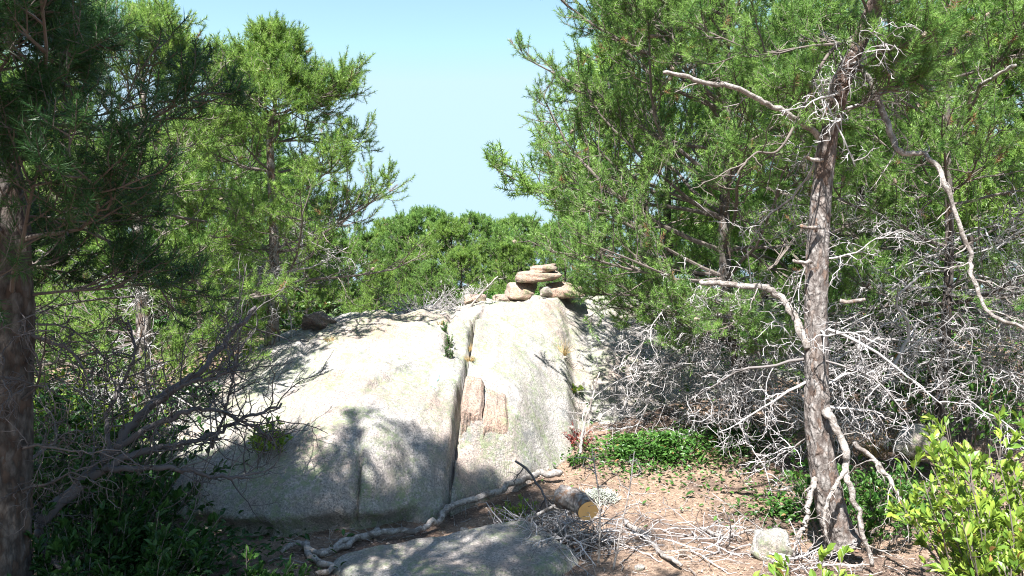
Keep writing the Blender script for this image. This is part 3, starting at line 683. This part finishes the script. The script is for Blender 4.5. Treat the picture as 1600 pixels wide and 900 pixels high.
# tall pines to the left and behind, whose shade falls over the left foreground and the foot of the ledge
pg = dict(seed=71, trunk=[[0, 0, 0], [.05, 0, 1.6], [-.03, .05, 3.4], [.05, 0, 5.0], [0, 0, 6.6]], r=.13, n1=36, t0=.42,
          len=lambda t, az: 1.75*np.interp(t, [0, .4, .7, 1], [1, 1.0, .8, .25]), el=lambda t: np.interp(t, [.3, .6, 1], [2, 12, 45]), k2=13, k3=5, per=26, nl=.048, nw=.0044)
g0 = (-4.5, 1.7); bG = np.array([*g0, on(*g0)-.05])
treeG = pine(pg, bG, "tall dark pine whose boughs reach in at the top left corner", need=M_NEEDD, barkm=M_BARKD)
def copy_tree(root, x, y, rz, s, label, group=None, dz=-.05):
    c = root.copy(); COL.objects.link(c); c.location = (x, y, on(x, y)+dz); c.rotation_euler = (0, 0, rz); c.scale = (s, s, s)
    c["label"] = label
    if group: c["group"] = group
    for ch in root.children:
        d = ch.copy(); COL.objects.link(d); d.parent = c
    return c
copy_tree(treeG, -6.2, 4.2, 1.3, 1.0, "tall pine standing left of the near left trunk, its shade over the undergrowth")
copy_tree(treeG, -3.3, 0.5, .4, .95, "tall pine standing behind and to the left of the viewer")
copy_tree(treeG, -1.74, 1.36, 2.6, 1.0, "tall pine behind the viewer, its crown shading the foot of the ledge")

# ------------------------------------------------------------------ far pines
def farpine(seed, need, label, H=3.0):
    pr = dict(seed=seed, trunk=[[0, 0, 0], [.05, 0, H*.35], [-.04, 0, H*.7], [.0, 0, H]], r=.06, sides=8, n1=34, wh=9, t0=.10,
              len=lambda t, az: (.48*H)*np.interp(t, [0, .3, .6, .85, 1], [.9, 1.0, .8, .45, .15]), el=lambda t: np.interp(t, [.1, .5, 1], [8, 24, 55]), k2=9, k3=4, per=20, nl=.055, nw=.0080, rust=.003)
    return pine(pr, (0, 0, 0), label, need=need, barkm=M_BARKD)
fA = farpine(101, M_NEED, "x"); fB = farpine(102, M_NEEDY, "x", 2.8); fC = farpine(103, M_NEED, "x", 3.3)
far = [ # px, top y, Y, variant
 (575, 375, 13.5, 0), (608, 352, 15, 1), (640, 345, 14.5, 2), (668, 338, 15.5, 0), (705, 350, 14, 1), (742, 345, 15, 2), (780, 352, 16, 1), (815, 350, 14.5, 0),
 (545, 385, 12.0, 2), (510, 372, 12.6, 0), (478, 380, 11.6, 1), (440, 360, 12.8, 2), (590, 420, 11.2, 1), (675, 415, 11.4, 2), (850, 360, 14.8, 1), (885, 345, 13, 2), (720, 395, 11.8, 1), (640, 405, 12.2, 0), (800, 380, 13.2, 1),
]
word = ["first", "second", "third", "fourth", "fifth", "sixth", "seventh", "eighth", "ninth", "tenth", "eleventh", "twelfth", "thirteenth", "fourteenth", "fifteenth", "sixteenth", "seventeenth", "eighteenth", "nineteenth"]
used = [False]*3; protos = [fA, fB, fC]; Hs = [3.0, 2.8, 3.3]
order = sorted(range(len(far)), key=lambda i: far[i][0])
for rank, i in enumerate(order):
    px, ty, Yf, vv = far[i]
    p = P(px, ty, Yf); gz = on(p[0], Yf)-.05; s = (p[2]-gz)/(Hs[vv]+.05)
    lab = "%s distant pine from the left in the row beyond the ledge crest" % word[rank]
    if not used[vv]:
        o = protos[vv]; used[vv] = True; o.location = (p[0], Yf, gz); o.scale = (s, s, s); o["label"] = lab; o["group"] = "distant pines beyond the ledge"
    else:
        copy_tree(protos[vv], p[0], Yf, rank*1.9, s, lab, "distant pines beyond the ledge")
# deeper rows closing the view behind the near trees
rng = np.random.default_rng(9); k = 0
for (Yr, xs0, xs1, stp, hh) in [(9.6, -7.5, -3.2, 1.25, 3.0), (9.4, 2.0, 8.0, 1.2, 3.6), (12.5, -10, -3.6, 1.5, 3.3), (12.5, 2.2, 11, 1.5, 4.2), (17, -14, 15, 2.3, 3.2), (24, -20, 20, 3.2, 3.6)]:
    x = xs0
    while x < xs1:
        xx = x+rng.uniform(-.3, .3); yy = Yr+rng.uniform(-.7, .7); vv = k % 3
        copy_tree(protos[vv], xx, yy, k*2.4, hh*(.50 if Yr > 13 and -.27 < x/Yr < .12 else 1)*rng.uniform(.85, 1.1)/Hs[vv], {9.6: "pine of the woods close behind the left-hand pines, seen only through gaps", 9.4: "pine of the woods close behind the right-hand pines, seen only through gaps"}.get(Yr, {(12.5, 1): "pine of the second row of woods on the left", (12.5, 0): "pine of the second row of woods on the right", (17, 1): "pine in the far woods left of the cairn", (17, 0): "pine in the far woods right of the cairn"}.get((Yr, int(x < 0)), "pine of the farthest woods, seen only through gaps")), "pines of the woods behind")
        k += 1; x += stp

# ------------------------------------------------------------------ leafy shrubs
def shrub(name, base, R, H, nst, nlf, ll, mat, label, cat, seed, group=None, stemm=M_TWIG, lean=(0, 0), up=.05, wr=.45, low=.35):
    rng = np.random.default_rng(seed); root = empty(name, base, label, cat, group)
    a = rng.uniform(0, 2*PI, nst); rr = R*.45*np.sqrt(rng.random(nst))
    S0 = np.stack([np.cos(a)*rr, np.sin(a)*rr, np.zeros(nst)-.03], -1)
    S0[:, 2] += ground_h(base[0]+S0[:, 0], base[1]+S0[:, 1])-ground_h(base[0], base[1]) if name != "crack_plant" else 0
    out = rng.uniform(.2, 1., nst)
    D = np.stack([np.cos(a)*out*R/H+lean[0], np.sin(a)*out*R/H+lean[1], np.ones(nst)], -1)
    L = H*rng.uniform(.55, 1.05, nst)
    Q = grow(S0, D, L, 8, .10, up, rng)
    p, D2, L2, _ = kids(Q, L, 4, .3, .95, (25, 60), lambda s, L, r: .06*H+.35*L*(1-s*.6)*r, rng)
    Q2 = grow(p, D2, L2, 5, .14, .05, rng)
    g = Geo(); g.tubes(Q, rad(nst, 8, .0045*(H+.3), .0018), 4); g.tubes(Q2, rad(len(Q2), 5, .0022, .0012), 3)
    g.build("stem", stemm, root, smooth=True)
    def put(QQ, k, s0):
        idx = np.repeat(np.arange(len(QQ)), k); s = rng.uniform(s0, 1, len(idx))**.8
        p, T = at(QQ[idx], np.clip(s, 0, 1)); r = norm(rng.normal(size=(len(idx), 3)))
        d = norm(T*.9+r*.75+np.array([0, 0, .15])); nn = norm(np.array([0, 0, 1.])+rng.normal(size=(len(idx), 3))*.45)
        sz = ll*rng.uniform(.35, 1.2, len(idx))
        return p, d, nn, sz
    g = Geo()
    for QQ, k, s0 in ((Q, max(2, nlf//2), low), (Q2, nlf, .15)):
        p, d, nn, sz = put(QQ, k, s0); g.leaves(p, d, nn, sz, sz*wr*rng.uniform(.8, 1.25, len(sz)), 0, np.where(rng.random(len(p)) < .012, 1.0, np.clip(rng.normal(.45, .36, len(p)), 0, .97)))
    g.build("foliage", mat, root)
    return root
def gz(x, y, dz=0): return (x, y, float(ground_h(x, y))+dz)
SG = "leafy shrubs of the undergrowth"
shrub("leafy_shrub", gz(2.32, 3.45), .62, .98, 75, 18, .056, M_LEAFY, "large bright yellow-green leafy shrub filling the bottom right corner", "shrub", 201, SG)
shrub("leafy_shrub", gz(1.30, 3.35), .30, .46, 22, 12, .055, M_LEAFY, "low yellow-green sprig bush at the bottom edge below the right trunk", "shrub", 202, SG)
shrub("leafy_shrub", gz(2.15, 5.0), .55, .55, 34, 12, .05, M_LEAFG, "green shrub between the right trunk foot and the corner shrub", "shrub", 203, SG)
shrub("leafy_shrub", gz(3.1, 4.9), .55, .80, 34, 12, .055, M_LEAFY, "yellow-green shrub behind the corner shrub at the right edge", "shrub", 206, SG)
shrub("leafy_shrub", gz(-3.25, 6.3), .60, .85, 44, 12, .055, M_LEAFY, "yellow-green shrub glowing through the gap behind the near left trunk", "shrub", 204, SG)
shrub("leafy_shrub", gz(-2.75, 7.6), .45, .80, 34, 10, .05, M_LEAFY, "yellow-green bush at the left end of the ledge near the dark boulder", "shrub", 205, SG)
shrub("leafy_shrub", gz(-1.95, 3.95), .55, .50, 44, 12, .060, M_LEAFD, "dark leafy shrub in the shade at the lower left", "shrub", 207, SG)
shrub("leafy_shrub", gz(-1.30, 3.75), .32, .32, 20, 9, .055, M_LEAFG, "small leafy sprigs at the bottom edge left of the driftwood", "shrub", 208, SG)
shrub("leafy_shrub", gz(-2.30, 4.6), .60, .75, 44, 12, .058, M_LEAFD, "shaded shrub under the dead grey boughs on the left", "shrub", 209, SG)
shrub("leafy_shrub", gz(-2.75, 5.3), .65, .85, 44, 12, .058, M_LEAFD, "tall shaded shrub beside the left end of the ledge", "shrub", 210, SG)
shrub("leafy_shrub", gz(0.04, 5.28), .12, .22, 12, 9, .03, M_LEAFY, "little fresh green bush above the fallen branch", "shrub", 211, SG)
shrub("leafy_shrub", gz(3.6, 6.3), .8, 1.0, 44, 12, .055, M_LEAFG, "green shrub deep in the shade at the right edge", "shrub", 212, SG)
p = P(412, 668, 5.3)
shrub("leafy_shrub", (p[0], p[1], float(on(p[0], p[1]))), .16, .30, 14, 9, .045, M_LEAFY, "sunlit green tip standing out against the ledge on the left", "shrub", 213, SG, lean=(.2, 0))
def crack_plant(px, py, Y, H, mat, label, seed, ll=.03, nst=8, R=.06):
    x, y = P(px, py, Y)[:2]
    return shrub("crack_plant", (x, y, float(surf_h(x, y))), R, H, nst, 8, ll, mat, label, "plant", seed, "plants rooted in cracks of the ledge")
crack_plant(700, 545, 7.05, .16, M_LEAFG, "green plant in the narrow crack below the crest", 221, .020, 14, .05)
crack_plant(702, 570, 6.75, .13, M_LEAFG, "green sprig lowest in the narrow left crack", 222, .018, 12, .04)
crack_plant(696, 528, 7.35, .11, M_LEAFG, "green sprig highest in the narrow left crack", 223, .018, 10, .04)
crack_plant(905, 672, 6.75, .22, M_LEAFR, "small red-leaved sprig at the right foot of the ledge", 224, .028, 14, .12)
crack_plant(906, 690, 6.4, .12, M_LEAFG, "tiny green sprig under the red-leaved one", 225, .035, 9, .08)
crack_plant(901, 548, 7.5, .10, M_LEAFY, "pale green sprig on the ledge under the dead twigs", 226, .03, 8, .08)
def tuft(px, py, Y, H, n, label, seed, R=.04):
    x, y = P(px, py, Y)[:2]; rng = np.random.default_rng(seed)
    a = rng.uniform(0, 2*PI, n); S0 = np.stack([np.cos(a), np.sin(a), a*0], -1)*R*rng.random((n, 1)); S0[:, 2] = -.01
    D = np.stack([np.cos(a)*.5, np.sin(a)*.5, np.ones(n)], -1)+rng.normal(size=(n, 3))*.2
    Q = grow(S0, D, H*rng.uniform(.5, 1.1, n), 5, .12, -.12, rng)
    g = Geo(); g.tubes(Q, rad(n, 5, .0022, .0006), 3, 0, rng.random(n))
    o = g.build("grass_tuft", M_GRASS); o.location = (x, y, float(surf_h(x, y)))
    tag(o, label, "grass tuft", "dry grass tufts on the ledge")
tuft(880, 512, 7.75, .17, 60, "golden dry grass tuft on the ledge right of the cracks", 231)
tuft(737, 535, 7.2, .08, 70, "brown dead grass in the main crack near the crest", 232, .03)
tuft(734, 560, 6.9, .07, 60, "brown dead grass lower in the main crack", 233, .03)
tuft(689, 515, 7.55, .07, 40, "brown dry grass at the top of the narrow crack", 234, .03)
tuft(515, 570, 7.2, .07, 40, "tiny dark grass tuft alone on the left slope of the ledge", 235, .03)
tuft(1370, 520, 6.2, .3, 50, "brown grass standing behind the nearest right trunk", 236, .1)

# low green ground cover and shaded undergrowth
def cover(name, pts, ll, mat, label_, seed):
    rng = np.random.default_rng(seed); g = Geo()
    for (cx, cy, rx, ry, n, h) in pts:
        a = rng.uniform(0, 2*PI, n); r = np.abs(rng.normal(size=n))*.62
        x = cx+np.cos(a)*r*rx; y = cy+np.sin(a)*r*ry
        hz = h*rng.random(n)*np.clip(1-.5*r, .1, 1)
        B = np.stack([x, y, ground_h(x, y)+hz], -1)
        th = rng.uniform(0, 2*PI, n); D = np.stack([np.cos(th), np.sin(th), rng.uniform(-.1, .9, n)], -1)
        nn = np.array([0, 0, 1.])+rng.normal(size=(n, 3))*.4; sz = ll*rng.uniform(.6, 1.2, n)
        g.leaves(B, D, norm(nn), sz, sz*.5, 0, rng.random(n))
    o = g.build(name, mat); tag(o, label_, None, None, "stuff"); return o
cover("ground_cover", [(1.25, 6.45, .75, .42, 2000, .22), (1.75, 6.6, .7, .4, 1500, .15), (.95, 6.6, .35, .3, 900, .16), (1.9, 5.5, .5, .35, 500, .10), (2.6, 5.6, .9, .5, 2200, .20)], .045, M_LEAFG,
      "glossy green ground cover on the needle floor under the right pines", 241)
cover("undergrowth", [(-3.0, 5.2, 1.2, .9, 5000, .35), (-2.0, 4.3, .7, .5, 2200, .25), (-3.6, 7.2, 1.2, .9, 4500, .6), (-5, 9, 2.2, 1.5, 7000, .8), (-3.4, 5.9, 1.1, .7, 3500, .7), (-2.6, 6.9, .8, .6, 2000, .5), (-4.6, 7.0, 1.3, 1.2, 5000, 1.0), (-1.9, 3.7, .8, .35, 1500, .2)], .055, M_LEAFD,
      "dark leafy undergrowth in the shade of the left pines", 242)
cover("undergrowth", [(4, 8.2, 2.5, 1.4, 9000, .9), (0, 12.5, 4, 1.6, 9000, .6), (-5, 12, 3, 1.6, 7000, .9)], .075, M_LEAFG, "leafy undergrowth far behind the trees", 243)

# ------------------------------------------------------------------ dead wood on the ground
def ground_pts(pts, lift):
    """first place where the line of sight of each point meets the ground, the slab or the ledge"""
    out = []; Yk = np.linspace(3.4, 9, 1400)
    for (px, py) in pts:
        x = (px-800)/F*Yk; z = CAM_Z-(py-450)/F*Yk
        h = surf_h(x, Yk); h = np.where((x > -1.35) & (x < .75) & (Yk > 3.7) & (Yk < 5.4), np.maximum(h, slab_h(x, Yk)), h)+lift
        i = int(np.argmax(z < h)); out.append(P(px, py, Yk[i]))
    return out
def stick(pts, r0, r1, label, m=M_DRIFT, name="fallen_branch", cat="dead branch", lift=.03, **k):
    w_ = ground_pts(pts, lift) if len(pts[0]) == 2 else [P(*p) for p in pts]
    o = curve_part(name, w_, r0, r1, m, None, origin=w_[0], **k); return tag(o, label, cat, "dead wood on the ground")
stick([(874, 738, 6.05), (830, 744, 5.95), (770, 768, 5.6), (700, 797, 5.3), (688, 812, 5.12), (640, 831, 4.98), (560, 838, 4.9), (500, 866, 4.6)], .026, .014, "long weathered fallen branch lying along the foot of the ledge", n=90, sides=14, seed=51, twigs=3, tl=.1, taper=.8, wob=.07, lift=.045)
stick([(590, 828), (540, 852), (497, 862), (470, 850), (440, 862)], .022, .012, "short piece of grey driftwood left of the long branch", n=40, seed=52, twigs=2)
stick([(478, 850), (490, 875), (520, 885), (495, 900)], .022, .012, "stubby curved root below the driftwood", n=30, seed=53)
stick([(978, 815), (1010, 840), (1035, 865), (1065, 884)], .018, .010, "straight grey stick lying on brown needles right of the cut log", n=30, seed=54, twigs=2)
stick([(1095, 825), (1130, 838), (1180, 828), (1200, 850)], .012, .006, "thin grey stick lying left of the right trunk foot", n=30, seed=55, twigs=6)
stick([(790, 822, 4.98), (825, 812, 5.0), (850, 800, 5.05), (868, 790, 5.1)], .012, .008, "grey root running to the brush pile at the slab", n=30, seed=57, twigs=3)
stick([(805, 720, 5.45), (828, 738, 5.4), (850, 775, 5.25), (856, 796, 5.14)], .008, .007, "short dark forked stick above the end of the long branch", n=20, seed=58, twigs=3, m=M_DEADD)
stick([(905, 708, 5.6), (912, 668, 5.65), (924, 630, 5.7), (937, 582, 5.75)], .011, .005, "slim bare white sapling leaning upright by the ledge's right foot", name="bare_sapling", cat="dead sapling", n=30, seed=59, twigs=5, tl=.06, droop=.03)
stick([(958, 890, 4.45), (972, 820, 4.5), (985, 760, 4.6), (992, 705, 4.7)], .006, .003, "thin bare upright twig behind the cut log", name="bare_sapling", cat="dead sapling", n=30, seed=60, twigs=9, tl=.10, droop=.02)
stick([(935, 880, 4.5), (938, 820, 4.52), (935, 760, 4.6), (925, 700, 4.7)], .006, .003, "thin bare twig standing in front of the log pile", name="bare_sapling", cat="dead sapling", n=30, seed=61, twigs=9, tl=.12, droop=.02)
stick([(733, 482, 8.5), (750, 462, 8.5), (765, 445, 8.5), (778, 432, 8.5)], .012, .006, "grey stick leaning on the crest left of the cairn", name="bare_sapling", cat="dead sapling", n=20, seed=62, twigs=5, tl=.12, droop=.03)
# cut log with its sawn face
c = P(919, 798, 4.75); ax = norm(np.array([-.55, .80, .10])); ax2 = np.array([-.22, .92, .30])
lg = empty("cut_log", (c[0], c[1], 0.0), "short cut log with a fresh orange sawn end facing the viewer", "log", None)
lg.location = [float(k) for k in c]
g = Geo(); n_ = 26; s = np.linspace(0, 1, n_); pth = s[:, None]*ax*.24+np.stack([.02*np.sin(s*4), s*0, .015*np.sin(s*3)], -1)
g.tubes(pth[None], (.066+.008*fbm(s*5, s*0, 2, 1))[None], 30, cap=False)
V = g.v[0].reshape(n_, 30, 3); A = np.arange(30)[None]*2*PI/30
fl = fbm(np.cos(A)*2.5+s[:, None]*4, np.sin(A)*2.5+s[:, None]*2, 4, 3); g.v[0] = (pth[:, None]+(V-pth[:, None])*(1+.25*fl[..., None]*np.clip(s*6, .15, 1)[:, None, None])).reshape(-1, 3).astype(np.float32)
rim = g.v[0].reshape(n_, 30, 3)[0].copy()
g.build("bark", M_BARK, lg, smooth=True)
m, n, l, b = mat_new("sawn_wood"); tc = n.new("ShaderNodeTexCoord").outputs["Object"]
ln_ = n.new("ShaderNodeVectorMath"); ln_.operation = 'LENGTH'; l.new(tc, ln_.inputs[0])
wv = math_n(n, l, 'SINE', math_n(n, l, 'ADD', math_n(n, l, 'MULTIPLY', ln_.outputs["Value"], 620), math_n(n, l, 'MULTIPLY', noise(n, l, tc, 25, 3), 6)), 0)
l.new(mix(n, l, noise(n, l, tc, 30, 4), mix(n, l, math_n(n, l, 'MULTIPLY', wv, .25), (0.72, 0.44, 0.16), (0.55, 0.28, 0.08)), (0.76, 0.50, 0.22)), b.inputs["Base Color"]); b.inputs["Roughness"].default_value = .7
g = Geo(); rr = [(rim-ax*.001)*f for f in (1, .66, .33)]; v = np.concatenate([r_-ax*.002*(1-i*.2) for i, r_ in enumerate(rr)]+[np.array([-ax*.003])])
q = [[i*30+k, i*30+(k+1) % 30, (i+1)*30+(k+1) % 30, (i+1)*30+k] for i in range(2) for k in range(30)]; t_ = [[60+k, 60+(k+1) % 30, 90] for k in range(30)]
g.add(v, t_, q); g.build("sawn_face", m, lg)
# brush pile round the log
def brush(cx, cy, r, n, H, label, seed, m=M_DEAD, name="brush_pile"):
    rng = np.random.default_rng(seed); a = rng.uniform(0, 2*PI, n)
    S0 = np.stack([cx+np.cos(a)*r*rng.random(n), cy+np.sin(a)*r*rng.random(n)*.8, np.zeros(n)], -1); S0[:, 2] = ground_h(S0[:, 0], S0[:, 1])+rng.random(n)*H*.5
    th = rng.uniform(0, 2*PI, n); D = np.stack([np.cos(th), np.sin(th), rng.uniform(-.1, .7, n)], -1)
    L = rng.uniform(.15, .5, n)*r*2.4; Q = grow(S0, D, L, 8, .18, -.05, rng)
    Q[..., 2] = np.maximum(Q[..., 2], ground_h(Q[..., 0], Q[..., 1])+.008)
    g = Geo(); g.tubes(Q, rng.uniform(.003, .007, n)[:, None]*np.linspace(1, .4, 8)[None], 5, 0, rng.random(n))
    p, D, L2, _ = kids(Q, L, 4, .2, 1, (30, 80), lambda s, L, r: .03+.45*L*r, rng)
    Q2 = grow(p, D, L2, 6, .25, -.05, rng); Q2[..., 2] = np.maximum(Q2[..., 2], ground_h(Q2[..., 0], Q2[..., 1])+.005)
    g.tubes(Q2, rad(len(Q2), 6, .0028, .0014), 3, 0, rng.random(len(Q2)))
    o = g.build(name, m, origin=(cx, cy, 0), smooth=True); o.location = (cx, cy, 0); return tag(o, label, "brush pile", "heaps of dead twigs")
brush(.30, 4.85, .36, 95, .22, "heap of thin grey dead twigs around the cut log", 71)
brush(.12, 5.0, .26, 60, .16, "small heap of grey twigs where the long branch ends", 72)
brush(1.5, 4.45, .30, 36, .10, "matted grey twigs at the foot of the nearest right trunk", 73)
brush(1.15, 4.9, .55, 30, .04, "loose thin twigs strewn over the brown needles", 74)
# lichen clump
g = Geo(); rng = np.random.default_rng(5); n_ = 900
c = np.array([.62, 5.72, on(.62, 5.72)+.0]); d = norm(rng.normal(size=(n_, 3))); d[:, 2] = np.abs(d[:, 2])
B = d*np.array([.15, .11, .08])*rng.uniform(.5, 1, (n_, 1)); Q = grow(B, d, np.full(n_, .035), 4, .5, 0, rng); g.tubes(Q, rad(n_, 4, .0035, .002), 3, 0, rng.random(n_))
o = g.build("lichen_clump", M_LICH); o.location = c; tag(o, "crusty grey-green lichen cushion on soil above the cut log", "lichen")
# dry twiggy bush on the crest
def drybush(x, y, R, H, n, label, seed, m=M_DEAD, lean=(0, 0)):
    rng = np.random.default_rng(seed); a = rng.uniform(0, 2*PI, n)
    S0 = np.stack([np.cos(a), np.sin(a), a*0], -1)*R*.3*rng.random((n, 1)); S0[:, 2] = -.03
    D = np.stack([np.cos(a)*R/H+lean[0], np.sin(a)*R/H+lean[1], np.full(n, .6)], -1); L = rng.uniform(.5, 1, n)*np.hypot(R, H)
    Q = grow(S0, D, L, 8, .16, .03, rng); g = Geo(); g.tubes(Q, rad(n, 8, .006, .002), 4, 0, rng.random(n))
    p, D, L2, _ = kids(Q, L, 6, .2, 1, (25, 60), lambda s, L, r: .04+.5*L*r*(1-s*.5), rng); Q2 = grow(p, D, L2, 6, .2, .02, rng); g.tubes(Q2, rad(len(Q2), 6, .003, .0014), 3, 0, rng.random(len(Q2)))
    p, D, L3, _ = kids(Q2, L2, 3, .2, 1, (25, 60), lambda s, L, r: .02+.5*L*r, rng); Q3 = grow(p, D, L3, 4, .2, .02, rng); g.tubes(Q3, rad(len(Q3), 4, .002, .0012), 3, 0, rng.random(len(Q3)))
    o = g.build("dry_bush", m, smooth=True); o.location = (x, y, on(x, y)); return tag(o, label, "dead bush", "leafless bushes")
drybush(-.95, 8.7, .42, .24, 26, "leafless grey bush on the crest between the boulder and the cairn", 81)
drybush(-.55, 8.9, .25, .3, 14, "small leafless grey bush on the crest close to the leaning stick", 82)

# fallen dead pine leaning on the left, boughs reaching over the ledge
fp = P(60, 815, 4.0)
fdead = empty("fallen_pine", fp, "dark dead pine boughs sprawled from the near left trunk towards the ledge", "dead tree")
def fcurve(name, pts, r0, r1, tw, tl, seed, m=M_DEADD, label=None):
    o = curve_part(name, [P(*p) for p in pts], r0, r1, m, fdead, n=50, seed=seed, twigs=tw, tl=tl, droop=.05)
    if label: o["label"] = label
fcurve("trunk", [(60, 815, 4.0), (140, 740, 4.2), (230, 640, 4.5), (330, 560, 4.8), (400, 480, 5.0)], .035, .012, 26, .45, 91)
fcurve("dead_branch", [(120, 755, 4.15), (220, 705, 4.3), (300, 690, 4.5), (370, 660, 4.7), (440, 630, 4.8)], .022, .007, 30, .34, 92)
fcurve("dead_branch", [(180, 700, 4.3), (270, 650, 4.4), (330, 640, 4.5), (400, 668, 4.6), (430, 690, 4.6)], .018, .006, 26, .34, 93)
fcurve("dead_branch", [(150, 735, 4.2), (260, 730, 4.2), (340, 745, 4.3), (400, 740, 4.4)], .018, .006, 22, .3, 94)
fcurve("dead_branch", [(230, 640, 4.5), (290, 600, 4.4), (350, 585, 4.5), (380, 540, 4.6)], .016, .006, 24, .34, 95)
fcurve("dead_branch", [(170, 710, 4.3), (170, 640, 4.4), (210, 560, 4.5), (200, 500, 4.6)], .014, .006, 18, .34, 96)
fcurve("dead_branch", [(330, 700, 4.6), (350, 650, 4.6), (362, 600, 4.6), (372, 560, 4.65)], .010, .005, 16, .2, 97)
fcurve("dead_branch", [(60, 815, 4.0), (70, 860, 3.9), (100, 900, 3.8)], .018, .012, 6, .2, 98)

# ------------------------------------------------------------------ needle litter and cones
rng = np.random.default_rng(77); n_ = 60000
x = rng.uniform(-1.6, 3.4, n_); y = rng.uniform(3.6, 7.6, n_); z = ground_h(x, y)+.003+.008*rng.random(n_)
th = rng.uniform(0, PI, n_); d = np.stack([np.cos(th), np.sin(th), rng.normal(0, .15, n_)], -1); sd = np.stack([-np.sin(th), np.cos(th), 0*th], -1)
B = np.stack([x, y, z], -1); Ln = rng.uniform(.02, .05, n_)[:, None]
g = Geo(); g.add(np.stack([B-d*Ln*.5, B+sd*.0013, B+d*Ln*.5, B-sd*.0013], 1).reshape(-1, 3), None, np.arange(n_*4).reshape(-1, 4), 0, np.repeat(rng.random(n_), 4))
tag(g.build("needle_litter", M_LITTER), "brown fallen pine needles strewn over the soil", None, None, "stuff")

# small debris on the soil: twigs, bark flakes, cones
rng = np.random.default_rng(78); n_ = 1700
x = rng.uniform(-1.4, 3.2, n_); y = 3.7+3.6*rng.random(n_)**1.2
th = rng.uniform(0, 2*PI, n_); S0 = np.stack([x, y, ground_h(x, y)+.006], -1)
Q = grow(S0, np.stack([np.cos(th), np.sin(th), 0*th+.02], -1), rng.uniform(.03, .2, n_)*rng.random(n_), 5, .16, 0, rng)
Q[..., 2] = ground_h(Q[..., 0], Q[..., 1])+.004+.014*rng.random((n_, 1))
g = Geo(); g.tubes(Q, rng.uniform(.0015, .0045, n_)[:, None]*np.linspace(1, .6, 5)[None], 4, 0, rng.random(n_))
n_ = 2500; x = rng.uniform(-1.4, 3.2, n_); y = rng.uniform(3.6, 7.4, n_); nn = norm(np.array([0, 0, 1.])+rng.normal(size=(n_, 3))*.5); th = rng.uniform(0, 2*PI, n_)
sz = rng.uniform(.008, .028, n_); g.leaves(np.stack([x, y, ground_h(x, y)+.008], -1), np.stack([np.cos(th), np.sin(th), .1*th*0], -1), nn, sz, sz*.7, 1, rng.random(n_))
tag(g.build("twig_litter", [M_DRIFT, M_LITTER]), "bits of grey twig and bark scattered over the brown soil", None, None, "stuff")
def cone(x, y, label, seed):
    rng = np.random.default_rng(seed); n_ = 60; k = np.arange(n_); u = k/n_; a = k*2.399
    r = .017*np.sin(PI*(u*.85+.12))**.8; B = np.stack([r*np.cos(a)*.4, r*np.sin(a)*.4, u*.045], -1); D = np.stack([np.cos(a), np.sin(a), .5+0*a], -1)
    g = Geo(); g.leaves(B, D, np.tile([[0, 0, 1.]], (n_, 1)), r*1.1+.004, r*.9+.004, 0, rng.random(n_), .1)
    g.tubes(np.array([[[0, 0, 0], [0, 0, .02], [0, 0, .045]]]), np.array([[.008, .012, .004]]), 8)
    o = g.build("pine_cone", M_CONE); o.location = (x, y, on(x, y)+.012); o.rotation_euler = (1.4, 0, seed*1.3); tag(o, label, "pine cone", "fallen pine cones")
cone(.95, 4.55, "pine cone on brown needles right of the cut log", 1); cone(1.3, 5.0, "pine cone on the soil left of the right trunk", 2); cone(.72, 5.2, "pine cone on the soil just below the lichen cushion", 3)
